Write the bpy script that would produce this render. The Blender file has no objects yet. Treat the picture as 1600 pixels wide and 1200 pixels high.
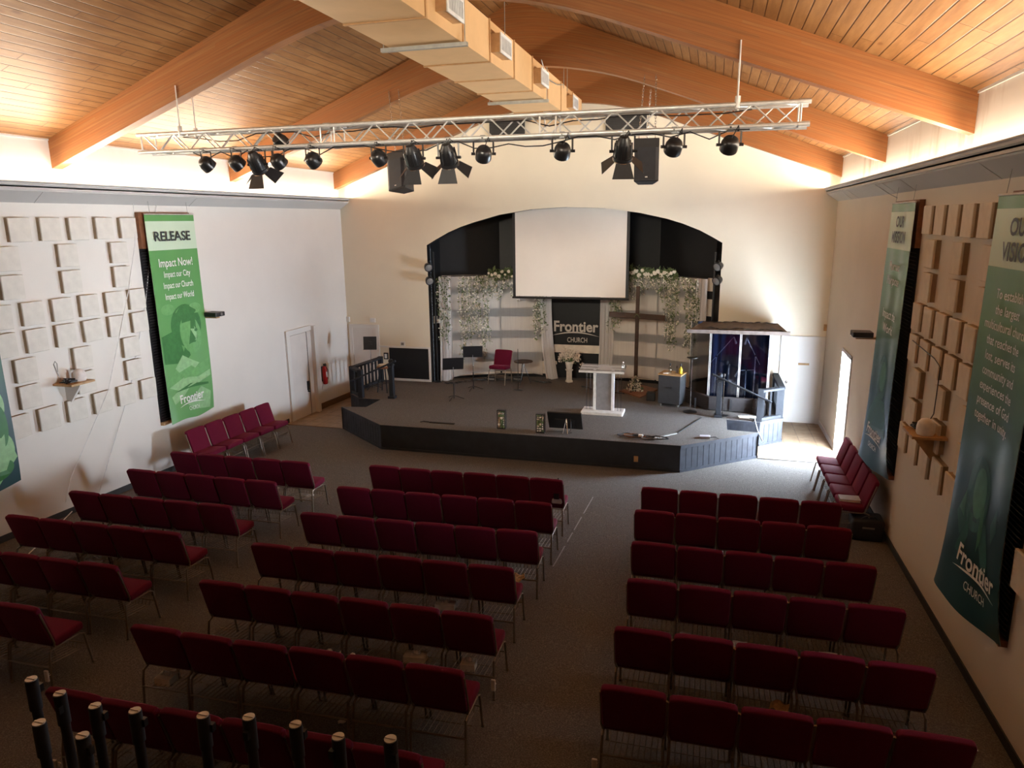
import bpy, bmesh, math, random
from mathutils import Vector, Matrix
SC = bpy.context.scene
COL = SC.collection
random.seed(7)
PI = math.pi
# ---------------------------------------------------------------- camera, world, lights, exposure
XL, XR, D = -9.691, 2.590, 17.769            # left wall, right wall, back wall
SL = -0.03477                                # the floor rakes gently down to the stage
XC = (XL + XR) / 2
ZT, ZB, ZC, ZW, PJ = 5.804, 5.383, 5.164, 4.873, 0.295
RS = 0.404                                   # roof slope
YR = -1.6                                    # rear wall behind the balcony


def fz(y): return SL * (y - 10)
def sz(y): return fz(y) + 0.53


cam_d = bpy.data.cameras.new('camera'); cam = bpy.data.objects.new('camera', cam_d); COL.objects.link(cam)
cam_d.sensor_width = 36; cam_d.lens = 36 * 1119.585 / 1600; cam_d.clip_end = 200
yw, pt, rl = math.radians(15.65925), math.radians(12.8975), math.radians(-0.66266)
fw = Vector((-math.sin(yw) * math.cos(pt), math.cos(yw) * math.cos(pt), -math.sin(pt)))
r0 = Vector((math.cos(yw), math.sin(yw), 0)); u0 = r0.cross(fw)
rr = math.cos(rl) * r0 + math.sin(rl) * u0; uu = -math.sin(rl) * r0 + math.cos(rl) * u0
cam.matrix_world = Matrix(((rr.x, uu.x, -fw.x, 0), (rr.y, uu.y, -fw.y, 0), (rr.z, uu.z, -fw.z, 4.55), (0, 0, 0, 1)))
SC.camera = cam

W = bpy.data.worlds.new('sky'); SC.world = W; W.use_nodes = True
W.node_tree.nodes['Background'].inputs[0].default_value = (0.75, 0.87, 1.0, 1)
W.node_tree.nodes['Background'].inputs[1].default_value = 2.5

WARM = (1.0, 0.86, 0.68)
COOL = (0.74, 0.86, 1.0)


def area(name, loc, direction, axis, sx, sy, power, color, spread=180):
    """a rectangle sx (across) by sy (along axis) that shines along direction"""
    l = bpy.data.lights.new(name, 'AREA'); l.shape = 'RECTANGLE'; l.size = sx; l.size_y = sy
    l.energy = power; l.color = color; l.spread = math.radians(spread)
    o = bpy.data.objects.new(name, l); COL.objects.link(o)
    z = -Vector(direction).normalized(); y = Vector(axis); y = (y - z * y.dot(z)).normalized(); x = y.cross(z)
    o.matrix_world = Matrix(((x.x, y.x, z.x, loc[0]), (x.y, y.y, z.y, loc[1]), (x.z, y.z, z.z, loc[2]), (0, 0, 0, 1)))
    return o


LEN = D - YR
YM = (D + YR) / 2
for sx, x0, nm in ((1, XL + .15, 'left'), (-1, XR - .15, 'right')):
    area('cove_light_' + nm, (x0, (D + 2.5) / 2, ZC - .03), (.95 * sx, 0, .32), (0, 1, 0), .10, D - 2.8, 490, WARM, 150)
    area('cove_wash_' + nm, (x0 - .02 * sx, (D + 2.5) / 2, ZC - .04), (.05 * sx, 0, 1), (0, 1, 0), .06, D - 2.8, 34, WARM)
area('door_daylight', (XR + .04, 14.92, 0.92), (-1, .04, 0), (0, 0, 1), .95, 2.0, 430, COOL, 180)
area('sky_outside_door', (XR + 2.2, 14.7, 2.7), (-.80, 0, -.60), (0, 1, 0), 2.6, 4.5, 1700, COOL, 180)
area('window_daylight', (XR + .05, 5.78, 3.0), (-12.3, 4.4, 0.8), (0, 0, 1), 0.42, 2.3, 25, (0.95, 0.97, 1.0), 38)  # added fill for the left wall, from a guessed window out of view
area('rear_gable_daylight', (XC + .5, YR + .05, 6.1), (0, 1, -.15), (1, 0, 0), 1.0, 4.0, 42, (1.0, .88, .70), 34)  # added fill behind the camera to brighten stage and back wall
sun = bpy.data.lights.new('sun', 'SUN'); sun.energy = 40; sun.angle = math.radians(.6); sun.color = (1, .95, .86)
so = bpy.data.objects.new('sun', sun); COL.objects.link(so)
so.rotation_euler = Vector((-.33, 1.02, -1.45)).to_track_quat('-Z', 'Y').to_euler(); so.location = (8, 0, 12)

SC.view_settings.view_transform = 'Standard'; SC.view_settings.look = 'None'
SC.view_settings.gamma = 1; SC.view_settings.use_curve_mapping = False
SC.view_settings.exposure = 0.8
SC.cycles.use_denoising = True
SC.cycles.max_bounces = 10; SC.cycles.diffuse_bounces = 5; SC.cycles.transparent_max_bounces = 16
SC.cycles.sample_clamp_indirect = 4.0
SC.cycles.caustics_reflective = False; SC.cycles.caustics_refractive = False


# ---------------------------------------------------------------- materials
class NT:
    def __init__(s, name):
        s.m = bpy.data.materials.new(name); s.m.use_nodes = True
        s.t = s.m.node_tree; s.b = s.t.nodes['Principled BSDF']

    def n(s, typ, ins=None, **kw):
        x = s.t.nodes.new(typ)
        for k, v in kw.items(): setattr(x, k, v)
        for k, v in (ins or {}).items(): s.set(x, k, v)
        return x

    def set(s, node, key, v):
        if isinstance(v, bpy.types.NodeSocket): s.t.links.new(v, node.inputs[key])
        else: node.inputs[key].default_value = v

    def math(s, op, a, b=0.0, c=None):
        x = s.n('ShaderNodeMath', {0: a, 1: b}, operation=op)
        if c is not None: s.set(x, 2, c)
        return x.outputs[0]

    def mix(s, f, a, b, blend='MIX'):
        x = s.n('ShaderNodeMix', data_type='RGBA', blend_type=blend)
        s.set(x, 0, f); s.set(x, 6, a); s.set(x, 7, b)
        return x.outputs[2]

    def noise(s, vec, scale, detail=3, rough=.55):
        x = s.n('ShaderNodeTexNoise', {'Scale': scale, 'Detail': detail, 'Roughness': rough})
        if vec is not None: s.set(x, 'Vector', vec)
        return x.outputs[0]

    def ramp(s, f, stops):
        x = s.n('ShaderNodeValToRGB'); s.set(x, 0, f); e = x.color_ramp.elements
        while len(e) < len(stops): e.new(.5)
        for i, (p, c) in enumerate(stops): e[i].position = p; e[i].color = c if len(c) == 4 else (*c, 1)
        return x.outputs[0]

    def pos(s): return s.n('ShaderNodeNewGeometry').outputs['Position']
    def obj(s): return s.n('ShaderNodeTexCoord').outputs['Object']

    def mapv(s, v, sc):
        return s.n('ShaderNodeMapping', {'Vector': v, 'Scale': sc}).outputs[0]

    def sep(s, v):
        x = s.n('ShaderNodeSeparateXYZ', {0: v}); return x.outputs

    def comb(s, x, y, z): return s.n('ShaderNodeCombineXYZ', {0: x, 1: y, 2: z}).outputs[0]

    def bump(s, h, strength=.3, dist=.01):
        x = s.n('ShaderNodeBump', {'Strength': strength, 'Distance': dist, 'Height': h})
        s.set(s.b, 'Normal', x.outputs[0])

    def out(s, col=None, rough=.5, metal=0, spec=.5):
        if col is not None: s.set(s.b, 'Base Color', col)
        s.set(s.b, 'Roughness', rough); s.set(s.b, 'Metallic', metal); s.set(s.b, 'Specular IOR Level', spec)
        return s.m


def c4(c): return (*c, 1)


def mk(name, col, rough=.5, metal=0, spec=.5, var=.12, scale=12, bump=0, bscale=60):
    n = NT(name); o = n.obj()
    f = n.noise(o, scale)
    a = tuple(max(0, x * (1 - var)) for x in col); b = tuple(min(1, x * (1 + var)) for x in col)
    cc = n.ramp(f, [(.3, a), (.7, b)])
    if bump: n.bump(n.noise(o, bscale, 2), bump, .004)
    return n.out(cc, rough, metal, spec)


def m_ceiling():
    n = NT('pine_planks'); p = n.pos(); x, y, z = n.sep(p)
    u = n.math('DIVIDE', x, .132)
    row = n.math('FLOOR', u); fr = n.math('FRACT', u)
    rnd = n.n('ShaderNodeTexWhiteNoise', {'W': row}, noise_dimensions='1D').outputs[0]
    yy = n.math('ADD', y, n.math('MULTIPLY', rnd, 5.0))
    seg = n.math('FLOOR', n.math('DIVIDE', yy, 2.4)); sf = n.math('FRACT', n.math('DIVIDE', yy, 2.4))
    r2 = n.n('ShaderNodeTexWhiteNoise', {'Vector': n.comb(row, seg, 0)}, noise_dimensions='2D').outputs[0]
    v = n.comb(n.math('MULTIPLY', x, 9), n.math('ADD', n.math('MULTIPLY', y, .9), n.math('MULTIPLY', r2, 40)), row)
    g = n.noise(v, 2.2, 5, .62)
    g2 = n.noise(n.comb(n.math('MULTIPLY', x, 40), n.math('MULTIPLY', y, 1.3), row), 1.5, 4, .6)
    kn = n.n('ShaderNodeTexVoronoi', {'Vector': n.comb(n.math('MULTIPLY', x, 4.5), n.math('MULTIPLY', y, 1.7), n.math('MULTIPLY', row, 3.1)), 'Scale': .9}).outputs['Distance']
    base = n.ramp(g, [(.25, (.125, .056, .018)), (.5, (.215, .104, .036)), (.75, (.31, .165, .064))])
    base = n.mix(n.math('MULTIPLY', g2, .45), base, (.25, .085, .02, 1))
    base = n.mix(n.math('MULTIPLY', n.math('SUBTRACT', r2, .3), .35), base, (.36, .20, .086, 1))
    kf = n.ramp(kn, [(.05, (1, 1, 1)), (.13, (0, 0, 0))])
    base = n.mix(n.math('MULTIPLY', kf, .7), base, (.13, .04, .012, 1))
    gr = n.ramp(n.math('ABSOLUTE', n.math('SUBTRACT', fr, .5)), [(.44, (0, 0, 0)), (.475, (1, 1, 1))])
    ge = n.ramp(n.math('ABSOLUTE', n.math('SUBTRACT', sf, .5)), [(.4965, (0, 0, 0)), (.4985, (1, 1, 1))])
    ga = n.math('MAXIMUM', gr, ge)
    base = n.mix(n.math('MULTIPLY', ga, .92), base, (.05, .018, .006, 1))
    n.bump(n.math('SUBTRACT', n.math('MULTIPLY', g, .25), ga), .5, .006)
    return n.out(base, .5, 0, .3)


def m_beam():
    n = NT('glulam'); p = n.pos(); x, y, z = n.sep(p)
    d = n.math('SUBTRACT', x, XC)
    q = n.math('SQRT', n.math('ADD', n.math('MULTIPLY', d, d), 1.6))
    lam = n.math('ADD', z, n.math('MULTIPLY', q, .368))
    row = n.math('FLOOR', n.math('DIVIDE', lam, .038)); fr = n.math('FRACT', n.math('DIVIDE', lam, .038))
    seg = n.math('FLOOR', n.math('ADD', n.math('DIVIDE', d, 1.7), n.math('MULTIPLY', row, .37)))
    r1 = n.n('ShaderNodeTexWhiteNoise', {'Vector': n.comb(row, seg, 0)}, noise_dimensions='2D').outputs[0]
    g = n.noise(n.comb(n.math('MULTIPLY', x, .7), n.math('MULTIPLY', y, 14), n.math('MULTIPLY', lam, 26)), 1.6, 5, .6)
    base = n.ramp(g, [(.25, (.17, .063, .021)), (.5, (.26, .105, .035)), (.8, (.36, .16, .056))])
    base = n.mix(n.math('MULTIPLY', r1, .75), base, (.28, .092, .022, 1))
    ln = n.ramp(n.math('ABSOLUTE', n.math('SUBTRACT', fr, .5)), [(.44, (0, 0, 0)), (.49, (1, 1, 1))])
    base = n.mix(n.math('MULTIPLY', ln, .6), base, (.15, .046, .012, 1))
    n.bump(g, .12, .004)
    return n.out(base, .45, 0, .35)


def m_paint(name, col, stain=0.0):
    n = NT(name); p = n.pos()
    f = n.noise(p, 1.1, 4)
    cc = n.ramp(f, [(.3, tuple(v * .95 for v in col)), (.7, col)])
    if stain:
        s = n.noise(n.mapv(p, (3, 1.3, .28)), 1.6, 4, .6)
        cc = n.mix(n.math('MULTIPLY', n.ramp(s, [(.52, (0, 0, 0)), (.75, (1, 1, 1))]), stain), cc, (.42, .28, .17, 1))
    n.bump(n.noise(p, 38, 3), .12, .004)
    return n.out(cc, .75, 0, .25)


def m_carpet():
    n = NT('carpet'); p = n.pos()
    f = n.noise(p, 75, 2, .8); g = n.noise(p, 1.3, 3); h = n.noise(p, 22, 3, .7)
    cc = n.ramp(f, [(.3, (.055, .052, .050)), (.52, (.15, .143, .138)), (.75, (.36, .35, .34))])
    cc = n.mix(n.math('MULTIPLY', h, .5), cc, (.11, .10, .095, 1))
    cc = n.mix(n.math('MULTIPLY', g, .3), cc, (.14, .125, .11, 1))
    n.bump(f, .6, .006)
    return n.out(cc, .95, 0, .1)


def m_tile():
    n = NT('stone_tile'); p = n.pos()
    br = n.n('ShaderNodeTexBrick', {'Vector': p, 'Scale': 1.0, 'Mortar Size': .012, 'Brick Width': .33, 'Row Height': .33,
                                   'Color1': (.26, .17, .10, 1), 'Color2': (.33, .24, .155, 1), 'Mortar': (.12, .085, .06, 1)}, offset=0.0)
    f = n.noise(p, 5, 5, .65)
    cc = n.mix(.5, br.outputs[0], n.ramp(f, [(.3, (.17, .105, .06)), (.7, (.40, .31, .22))]))
    return n.out(cc, .5, 0, .3)


def m_fabric(name, col, sheen=.4):
    n = NT(name); o = n.obj()
    f = n.noise(o, 220, 2, .7); g = n.noise(o, 9, 3)
    cc = n.ramp(f, [(.3, tuple(v * .62 for v in col)), (.7, tuple(min(1, v * 1.3) for v in col))])
    cc = n.mix(n.math('MULTIPLY', g, .3), cc, c4(tuple(v * .75 for v in col)))
    n.bump(f, .25, .002)
    n.set(n.b, 'Sheen Weight', sheen); n.set(n.b, 'Sheen Tint', (1.0, .25, .4, 1)); n.set(n.b, 'Sheen Roughness', .4)
    return n.out(cc, .85, 0, .2)


def m_sheer(name, col, alpha):
    n = NT(name); o = n.pos()
    tr = n.n('ShaderNodeBsdfTransparent'); df = n.n('ShaderNodeBsdfDiffuse', {'Color': c4(col)}); tl = n.n('ShaderNodeBsdfTranslucent', {'Color': c4(col)})
    a = n.n('ShaderNodeMixShader', {0: .35, 1: df.outputs[0], 2: tl.outputs[0]})
    f = n.ramp(n.noise(n.mapv(o, (9, 9, .5)), 3, 3), [(.3, (alpha - .02,) * 3), (.7, (min(1, alpha + .02),) * 3)])
    b = n.n('ShaderNodeMixShader', {0: f, 1: tr.outputs[0], 2: a.outputs[0]})
    n.t.links.new(b.outputs[0], n.t.nodes['Material Output'].inputs[0])
    return n.m


def m_clear(name, tint, refl=.10, rough=.03):
    n = NT(name)
    tr = n.n('ShaderNodeBsdfTransparent', {0: c4(tint)}); gl = n.n('ShaderNodeBsdfGlossy', {'Color': (1, 1, 1, 1), 'Roughness': rough})
    fr = n.n('ShaderNodeFresnel', {'IOR': 1.45})
    f = n.math('ADD', n.math('MULTIPLY', fr.outputs[0], .8), refl * .3)
    b = n.n('ShaderNodeMixShader', {0: f, 1: tr.outputs[0], 2: gl.outputs[0]})
    n.t.links.new(b.outputs[0], n.t.nodes['Material Output'].inputs[0])
    return n.m


def m_banner(name, lower, foot):
    # printed vinyl: bands and a printed colour blend laid out in the banner's own UV space
    n = NT(name); uv = n.n('ShaderNodeTexCoord').outputs['UV']; u, v, w = n.sep(uv)
    blend = n.ramp(v, [(0.0, foot), (.30, foot), (.72, lower), (.83, lower)])
    f = n.noise(n.mapv(uv, (3, 9, 1)), 1.4, 4)
    blend = n.mix(n.math('MULTIPLY', f, .22), blend, c4(tuple(x * .55 for x in foot)))
    light = n.math('MULTIPLY', n.math('GREATER_THAN', v, .834), n.math('LESS_THAN', v, .968))
    cc = n.mix(light, blend, (.60, .76, .58, 1))
    n.set(n.b, 'Coat Weight', .25); n.set(n.b, 'Coat Roughness', .25)
    return n.out(cc, .42, 0, .5)


M = dict(
    ceil=m_ceiling(), beam=m_beam(), wall=m_paint('cream_paint', (.84, .77, .62)), wall_l=m_paint('white_paint', (.82, .79, .74)),
    wall_r=m_paint('tan_paint', (.76, .69, .58)), wall_top=m_paint('upper_paint', (.82, .76, .68), .85), wall_topl=m_paint('upper_white', (.84, .80, .74), .08),
    trimw=m_paint('white_trim', (.80, .78, .74)), cove=m_paint('cove_grey', (.62, .61, .59)),
    carpet=m_carpet(), tile=m_tile(), black=mk('black_paint', (.012, .012, .014), .5, 0, .4), blackm=mk('black_metal', (.012, .012, .013), .32, .0, .6),
    blackr=mk('black_plastic', (.018, .018, .02), .42), darkblue=mk('dark_speaker', (.018, .022, .032), .5), apse=mk('black_wall', (.008, .008, .009), .45, 0, .3),
    alu=mk('aluminium', (.70, .69, .67), .42, .5), chrome=mk('chrome', (.72, .72, .72), .16, 1.0), frame=mk('bronze_tube', (.24, .195, .15), .4, .55),
    red=m_fabric('burgundy_fabric', (.125, .004, .026), .15), duct=mk('tan_duct', (.66, .42, .21), .55, 0, .4, .05, 3), ductdark=mk('tan_duct_side', (.50, .29, .13), .6),
    vent=mk('white_grille', (.72, .72, .70), .4), ventd=mk('grille_gap', (.22, .22, .22), .6), strut=mk('grey_strut', (.36, .36, .34), .5, .6),
    tilew=mk('acoustic_white', (.74, .72, .66), .95, 0, .1, .06, 8, .3, 90), tilet=mk('acoustic_tan', (.73, .66, .55), .95, 0, .1, .06, 8, .3, 90),
    tileside=mk('acoustic_edge', (.34, .26, .17), .95, 0, .1), wood=mk('brown_wood', (.22, .085, .035), .5, 0, .4, .25, 9), woodl=mk('pine_wood', (.48, .30, .14), .5, 0, .4, .2, 9),
    cross=mk('cross_wood', (.05, .026, .015), .6, 0, .3, .3, 10), white=mk('white_plastic', (.78, .77, .75), .45), paper=mk('paper', (.80, .76, .68), .8),
    paperk=mk('kraft_paper', (.62, .42, .22), .8), screen=mk('screen_cloth', (.80, .74, .67), .9, 0, .1, .02, 2), doorw=mk('door_white', (.74, .70, .66), .5, 0, .4, .04, 3),
    blind=mk('dark_blind', (.030, .026, .026), .45), ltblind=mk('blind_edge', (.10, .10, .11), .4), redext=mk('extinguisher_red', (.42, .012, .012), .3, 0, .6),
    board=mk('pale_board', (.80, .71, .60), .7, 0, .2, .12, 5), basebr=mk('brown_base', (.17, .09, .04), .55), baseblk=mk('black_base', (.03, .027, .026), .6),
    sheer=m_sheer('sheer_fabric', (.88, .86, .84), .42), dense=m_sheer('gathered_fabric', (.84, .80, .78), .88), clear=m_clear('acrylic', (.93, .96, .98)),
    shield=m_clear('shield_acrylic', (.66, .72, .82), .35, .05), acryl=m_clear('lectern_acrylic', (.82, .84, .88), .5, .08), frost=mk('frosted_panel', (.22, .21, .22), .55),
    glass=m_clear('pane_glass', (.96, .98, 1)), leaf=mk('leaf', (.13, .18, .08), .6, 0, .3, .3), bloom=mk('blossom', (.80, .76, .66), .7, 0, .2, .08), pinkbl=mk('pale_blossom', (.78, .66, .54), .7),
    vase=mk('vase_white', (.72, .66, .58), .5), skirt=mk('stage_black', (.022, .023, .027), .42, 0, .5, .2, 6), skirtb=mk('stage_blackboard', (.045, .05, .065), .6, 0, .2, .2, 6),  # boarded sides: blue daylight glare on black put into the colour
    rail=mk('rail_black', (.026, .029, .036), .6, 0, .2), curtain=mk('dark_curtain', (.03, .055, .13), .85), baffle=mk('baffle_grey', (.045, .04, .042), .9),  # curtain: reflected blue daylight put into its dark colour
    roofw=mk('booth_roof', (.15, .12, .105), .85, 0, .2, .25, 7), jewel=mk('mirror_glass', (.75, .75, .72), .12, .85), tan=mk('tambourine_skin', (.72, .56, .38), .6),
    logo=mk('pale_lettering', (.56, .50, .44), .5), ltxt=mk('white_lettering', (.86, .88, .84), .5), dtxt=mk('dark_lettering', (.025, .035, .035), .5),
    b_green=m_banner('banner_green', (.11, .36, .10), (.16, .42, .14)), b_teal=m_banner('banner_teal', (.10, .27, .085), (.010, .062, .072)),
    pr1=mk('print_light', (.30, .56, .27), .45), pr2=mk('print_mid', (.16, .42, .14), .45), pr3=mk('print_dark', (.045, .20, .05), .45),
    pt1=mk('print_teal_light', (.07, .22, .14), .45), pt2=mk('print_teal_mid', (.028, .12, .10), .45), bback=mk('banner_back', (.55, .56, .5), .6), bag=mk('black_bag', (.012, .014, .022), .6),
    grayb=mk('grey_bag', (.42, .42, .46), .7), bottle=mk('amber_bottle', (.55, .40, .03), .25), greyc=mk('grey_cart', (.035, .036, .04), .55), lens=mk('lamp_lens', (.32, .31, .30), .2, .3), gap=mk('dark_gap', (.02, .016, .012), .9),
    silver=mk('silver_stand', (.62, .62, .64), .35, .3), conc=mk('concrete_outside', (.6, .58, .55), .9), tape=mk('worn_tape', (.30, .30, .31), .8),
)


# ---------------------------------------------------------------- mesh builder
class MB:
    def __init__(s): s.v = []; s.f = []; s.uv = None

    def add(s, vs, fs):
        k = len(s.v); s.v += [Vector(p) for p in vs]; s.f += [[i + k for i in f] for f in fs]; return s

    def box(s, x0, x1, y0, y1, z0, z1, rot=None, about=None):
        vs = [Vector(p) for p in ((x0, y0, z0), (x1, y0, z0), (x1, y1, z0), (x0, y1, z0), (x0, y0, z1), (x1, y0, z1), (x1, y1, z1), (x0, y1, z1))]
        if rot is not None:
            a = Vector(about) if about is not None else Vector(((x0 + x1) / 2, (y0 + y1) / 2, (z0 + z1) / 2))
            vs = [a + rot @ (p - a) for p in vs]
        return s.add(vs, [(0, 3, 2, 1), (4, 5, 6, 7), (0, 1, 5, 4), (1, 2, 6, 5), (2, 3, 7, 6), (3, 0, 4, 7)])

    def bar(s, p0, p1, w, h, up=(0, 0, 1)):
        p0, p1 = Vector(p0), Vector(p1); d = (p1 - p0).normalized(); up = Vector(up)
        a = d.cross(up)
        if a.length < 1e-4: a = d.cross(Vector((1, 0, 0)))
        a.normalize(); b = a.cross(d)
        vs = [p + a * (w / 2 * i) + b * (h / 2 * j) for p in (p0, p1) for i, j in ((-1, -1), (1, -1), (1, 1), (-1, 1))]
        return s.add(vs, [(0, 1, 2, 3), (7, 6, 5, 4), (0, 4, 5, 1), (1, 5, 6, 2), (2, 6, 7, 3), (3, 7, 4, 0)])

    def cyl(s, p0, p1, ra, rb=None, n=12):
        rb = ra if rb is None else rb
        p0, p1 = Vector(p0), Vector(p1); d = (p1 - p0).normalized()
        a = d.cross(Vector((0, 0, 1)))
        if a.length < 1e-4: a = Vector((1, 0, 0))
        a.normalize(); b = d.cross(a)
        vs = []
        for p, r in ((p0, ra), (p1, rb)):
            vs += [p + (a * math.cos(2 * PI * i / n) + b * math.sin(2 * PI * i / n)) * r for i in range(n)]
        fs = [(i, (i + 1) % n, n + (i + 1) % n, n + i) for i in range(n)] + [tuple(range(n))[::-1], tuple(range(n, 2 * n))]
        return s.add(vs, fs)

    def tube(s, pts, r, n=8, closed=False):
        P = [Vector(p) for p in pts]; N = len(P); rings = []; ref = None
        for i in range(N):
            a = P[i - 1] if (i or closed) else P[i]; b = P[(i + 1) % N] if (i < N - 1 or closed) else P[i]
            d = (b - a).normalized()
            if ref is None:
                ref = d.cross(Vector((0, 0, 1)))
                if ref.length < 1e-3: ref = d.cross(Vector((1, 0, 0)))
            ref = (ref - d * ref.dot(d)).normalized(); q = d.cross(ref)
            rings.append([P[i] + (ref * math.cos(2 * PI * k / n) + q * math.sin(2 * PI * k / n)) * r for k in range(n)])
        vs = [p for rg in rings for p in rg]; fs = []
        for i in range(N if closed else N - 1):
            j = (i + 1) % N
            fs += [(i * n + k, i * n + (k + 1) % n, j * n + (k + 1) % n, j * n + k) for k in range(n)]
        if not closed: fs += [tuple(range(n))[::-1], tuple(range((N - 1) * n, N * n))]
        return s.add(vs, fs)

    def lathe(s, prof, base, n=20, axis=None):
        base = Vector(base); R = Vector(axis).to_track_quat('Z', 'Y').to_matrix() if axis is not None else Matrix.Identity(3)
        vs = [base + R @ Vector((r * math.cos(2 * PI * k / n), r * math.sin(2 * PI * k / n), z)) for r, z in prof for k in range(n)]
        fs = [(i * n + k, i * n + (k + 1) % n, (i + 1) * n + (k + 1) % n, (i + 1) * n + k) for i in range(len(prof) - 1) for k in range(n)]
        fs += [tuple(range(n))[::-1], tuple(range((len(prof) - 1) * n, len(prof) * n))]
        return s.add(vs, fs)

    def ball(s, c, r, n=10, sc=(1, 1, 1)):
        c = Vector(c); m = max(4, n // 2)
        pr = [(math.sin(PI * i / m), -math.cos(PI * i / m)) for i in range(m + 1)]
        vs = [c + Vector((a * math.cos(2 * PI * k / n) * sc[0], a * math.sin(2 * PI * k / n) * sc[1], b * sc[2])) * r for a, b in pr for k in range(n)]
        fs = [(i * n + k, i * n + (k + 1) % n, (i + 1) * n + (k + 1) % n, (i + 1) * n + k) for i in range(m) for k in range(n)]
        return s.add(vs, fs)

    def grid(s, fn, nu, nv, uv=False):
        k = len(s.v)
        s.v += [Vector(fn(i / nu, j / nv)) for j in range(nv + 1) for i in range(nu + 1)]
        s.f += [[k + j * (nu + 1) + i, k + j * (nu + 1) + i + 1, k + (j + 1) * (nu + 1) + i + 1, k + (j + 1) * (nu + 1) + i] for j in range(nv) for i in range(nu)]
        if uv: s.uv = [(i / nu, j / nv) for j in range(nv + 1) for i in range(nu + 1)]
        return s

    def prism(s, pts, d):
        """polygon pts (3-D) pushed along d"""
        n = len(pts); P = [Vector(p) for p in pts]; d = Vector(d)
        return s.add(P + [p + d for p in P], [tuple(range(n))[::-1], tuple(range(n, 2 * n))] + [(i, (i + 1) % n, n + (i + 1) % n, n + i) for i in range(n)])

    def build(s, name, m, parent=None, smooth=False, bevel=0, seg=2, loc=None, xf=None):
        vs = s.v if xf is None else [xf @ p for p in s.v]
        off = Vector(loc) if loc is not None else (parent['_o'] if parent is not None and '_o' in parent.keys() else (0, 0, 0))
        off = Vector(off)
        me = bpy.data.meshes.new(name); me.from_pydata([p - off for p in vs], [], s.f)
        if s.uv:
            ul = me.uv_layers.new(name='UVMap')
            for lp in me.loops: ul.data[lp.index].uv = s.uv[lp.vertex_index]
        bm = bmesh.new(); bm.from_mesh(me)
        bmesh.ops.recalc_face_normals(bm, faces=bm.faces)
        if bevel:
            bmesh.ops.bevel(bm, geom=[e for e in bm.edges if len(e.link_faces) == 2 and e.calc_face_angle(0) > .5], offset=bevel, segments=seg, profile=.5, affect='EDGES', clamp_overlap=True)
        if smooth:
            for f in bm.faces: f.smooth = True
        bm.to_mesh(me); bm.free()
        if smooth and bevel == 0:
            try: me.set_sharp_from_angle(angle=math.radians(40))
            except Exception: pass
        for x in (m if isinstance(m, (list, tuple)) else [m]): me.materials.append(M[x] if isinstance(x, str) else x)
        o = bpy.data.objects.new(name, me); COL.objects.link(o)
        if parent is not None:
            o.parent = parent
            po = Vector(parent['_o']) if '_o' in parent.keys() else Vector((0, 0, 0))
            o.location = off - po
        else: o.location = off
        o['_o'] = tuple(off)
        return o


def tag(o, label=None, cat=None, group=None, kind=None):
    for k, v in (('label', label), ('category', cat), ('group', group), ('kind', kind)):
        if v: o[k] = v
    return o


def thing(name, label, cat, loc=(0, 0, 0), group=None, kind=None):
    o = bpy.data.objects.new(name, None); COL.objects.link(o); o.empty_display_size = .1
    o.location = loc; o['_o'] = tuple(loc)
    return tag(o, label, cat, group, kind)


KIDS = {}


def kids(o):
    return [c for c in o.children]


def copy_tree(o, parent=None):
    c = o.copy(); COL.objects.link(c)
    if parent is not None: c.parent = parent
    for ch in kids(o): copy_tree(ch, c)
    return c


def struct(o): o['kind'] = 'structure'; return o


# ---------------------------------------------------------------- text
_TC = {}


def text_polys(body, bold):
    k = (body, bold)
    if k in _TC: return _TC[k]
    cu = bpy.data.curves.new('lettering', 'FONT'); cu.body = body; cu.resolution_u = 3; cu.offset = bold
    ob = bpy.data.objects.new('lettering_source', cu); COL.objects.link(ob)
    bpy.context.view_layer.update()
    me = bpy.data.meshes.new_from_object(ob.evaluated_get(bpy.context.evaluated_depsgraph_get()))
    vs = [(v.co.x, v.co.y) for v in me.vertices]; fs = [tuple(p.vertices) for p in me.polygons]
    bpy.data.objects.remove(ob); bpy.data.curves.remove(cu); bpy.data.meshes.remove(me)
    x0, x1 = min(v[0] for v in vs), max(v[0] for v in vs)
    _TC[k] = ([((x - x0) / (x1 - x0), y) for x, y in vs], fs, x1 - x0)
    return _TC[k]


def add_text(mb, body, fn, cx, base, width, height=None, bold=0.012):
    """fn maps (across, up) to a 3-D point; width = width of the word, height = capital height"""
    vs, fs, w = text_polys(body, bold)
    h = (height / .73) if height else width / w
    return mb.add([fn(cx + (x - .5) * width, base + y * h) for x, y in vs], fs)


def logo(parent, mat, fn, cx, cz, w, bold=.02):
    add_text(MB(), 'Frontier', fn, cx, cz, w, w * .24, bold).build('name_lettering', mat, parent)
    sw = []
    for i in range(25):
        t = i / 24; x = cx - w * .56 + w * 1.08 * t
        c = cz - w * .105 + w * .085 * math.sin(PI * t); th = w * .016 * math.sin(PI * t) + .001
        sw.append((fn(x, c + th), fn(x, c - th)))
    MB().add([p for a in sw for p in a], [(2 * i, 2 * i + 1, 2 * i + 3, 2 * i + 2) for i in range(24)]).build('swoosh', mat, parent)
    add_text(MB(), 'CHURCH', fn, cx + w * .03, cz - w * .245, w * .45, w * .115, .006).build('small_lettering', mat, parent)


# ---------------------------------------------------------------- the room
def quad_wall(mb, x, y0, y1, z0a, z0b, z1a, z1b):
    mb.add([(x, y0, z0a), (x, y1, z0b), (x, y1, z1b), (x, y0, z1a)], [(0, 1, 2, 3)])


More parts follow.
